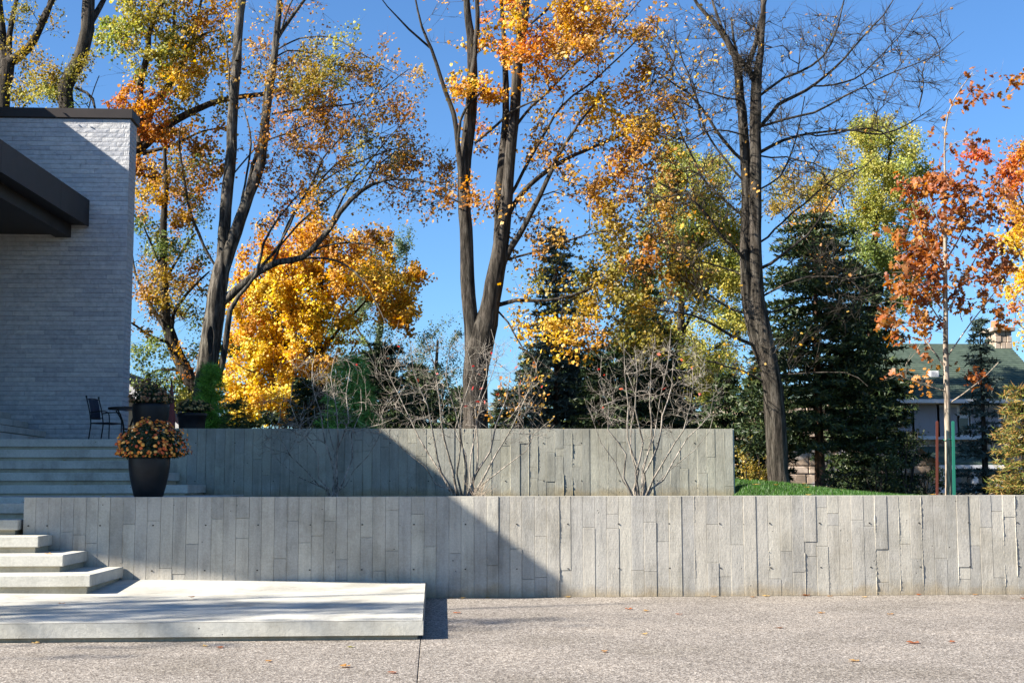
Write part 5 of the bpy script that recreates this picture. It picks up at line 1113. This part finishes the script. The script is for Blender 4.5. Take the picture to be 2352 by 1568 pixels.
# ------------------------------------------------------------------ fallen leaves
EXTRA = [(5.3, 4.6), (5.9, 5.6), (5.2, 5.3), (6.3, 6.6), (6.9, 6.9), (5.6, 3.9), (6.5, 5.2), (5.05, 4.9)]
SURF = [(4.56, .12, 1.19, 'on top of the front wall'), (6.1, .1, 1.19, 'on top of the front wall'), (-3.9, .14, 1.19, 'on top of the front wall'), (-7.0, 4.35, 1.525, 'on the upper flight of steps'), (-5.6, 4.8, 1.707, 'on the upper flight of steps'), (-5.2, 3.9, 1.34, 'on the upper flight of steps'), (-4.9, .5, 1.118, 'on the top step of the lower flight'), (-4.25, -.8, .57, 'on the lower flight of steps')]
def leaf_at(p, where, size=.08):
    SV, ST = SH['maple']; a = random.uniform(0, 2*PI); V = SV.copy()-[0, .45, 0]; V[:, 2] = .05+.35*(V[:, 0]**2*1.6+V[:, 1]**2*.8)
    V = np.stack([V[:, 0]*math.cos(a)-V[:, 1]*math.sin(a), V[:, 0]*math.sin(a)+V[:, 1]*math.cos(a), V[:, 2]], -1)*size+np.array(p)
    o = npmesh('fallen_leaf', V, ST, M['leaf'], None, False, np.repeat(np.array([random.choice([(.5, .28, .08), (.42, .16, .05), (.6, .4, .14)])]), len(V), 0))
    tag(o, 'small dry fallen leaf %s' % where, 'leaf', 'dry fallen leaves %s' % where)
for x, y in EXTRA: leaf_at((x, y, float(hgt(np.array([x]), np.array([y]))[0])+.045), 'on the grass mound', .09)
for x, y, z, w_ in SURF: leaf_at((x, y, z+.002), w_)
FL = [(440, 1372), (140, 1387), (505, 1487), (83, 1477), (470, 1484), (616, 1519), (805, 1486), (790, 1532), (1036, 1372), (1062, 1374), (1050, 1408), (1302, 1370), (1445, 1399), (1484, 1403), (1852, 1368), (1887, 1408), (1560, 1411), (2045, 1411), (1790, 1442), (1480, 1457), (1388, 1497), (2098, 1477), (2186, 1475), (1730, 1371), (1760, 1369), (1640, 1370), (2110, 1366), (1985, 1371), (2240, 1366), (2350, 1374), (1905, 1369), (1120, 1371), (900, 1545), (1960, 1518)]
for k, (u, v_) in enumerate(FL):
    d = FW*FOC+RT*(u-1176)-UP*(v_-784); z = 0.0
    p = CAM+d*((z-CAM[2])/d[2]); on = False
    if p[0] < -.1 and p[1] > -4.4: z = .19; p = CAM+d*((z-CAM[2])/d[2]); on = True
    if p[1] > -.03: p[1] = -.04
    SV, ST = SH['maple']; s_ = random.uniform(.06, .095)*(1.25 if (u, v_) in ((1852, 1368), (2098, 1477)) else 1); a = random.uniform(0, 2*PI)
    V = SV.copy()-[0, .45, 0]; curl = random.uniform(.15, .45); V[:, 2] = .03+curl*(V[:, 0]**2*1.6+V[:, 1]**2*.8)+np.array([random.uniform(0, .06) for _ in V])
    ca_, sa_ = math.cos(a), math.sin(a); V = np.stack([V[:, 0]*ca_-V[:, 1]*sa_, V[:, 0]*sa_+V[:, 1]*ca_, V[:, 2]], -1)*s_+np.array([p[0], p[1], z+.002])
    c = np.array(random.choice([(.55, .33, .12), (.48, .25, .08), (.40, .13, .05), (.62, .42, .16)])) if k not in (0, 1, 6, 14, 18) else np.array((.22, .09, .04) if k != 6 else (.3, .28, .06))
    o = npmesh('fallen_leaf', V, ST, M['leaf'], None, False, np.repeat(c[None], len(V), 0))
    where = 'on the pale landing slab' if on else ('against the foot of the front wall' if p[1] > -.6 else ('on the driveway in front of the landing slab' if p[0] < 0 else 'on the open driveway right of the landing slab'))
    tone = 'dark brown' if c[0] < .3 and c[1] < .2 else ('olive' if c[0] < .35 else ('reddish-brown' if c[1] < .2 else 'tan'))
    tag(o, 'small %s fallen leaf %s' % (tone, where), 'leaf', '%s fallen leaves %s' % (tone, where))

ORD = ['leftmost', 'second from left', 'third from left', 'fourth from left', 'fifth from left', 'sixth from left', 'seventh from left', 'eighth from left', 'ninth from left', 'tenth from left', 'eleventh from left', 'twelfth from left']
grp = {}
for o in list(COL.objects):
    if o.get('category') == 'leaf': grp.setdefault(o['label'], []).append(o)
for lab, L_ in grp.items():
    if len(L_) > 1:
        def key(o):
            c = np.array([v.co for v in o.data.vertices]).mean(0)-CAM; return float(c@RT)/float(c@FW)
        L_.sort(key=key)
        for k, o in enumerate(L_): o['label'] = lab.replace('small ', '').replace('curled ', '')+', '+(ORD[k] if k < len(L_)-1 or k == 0 else 'rightmost')
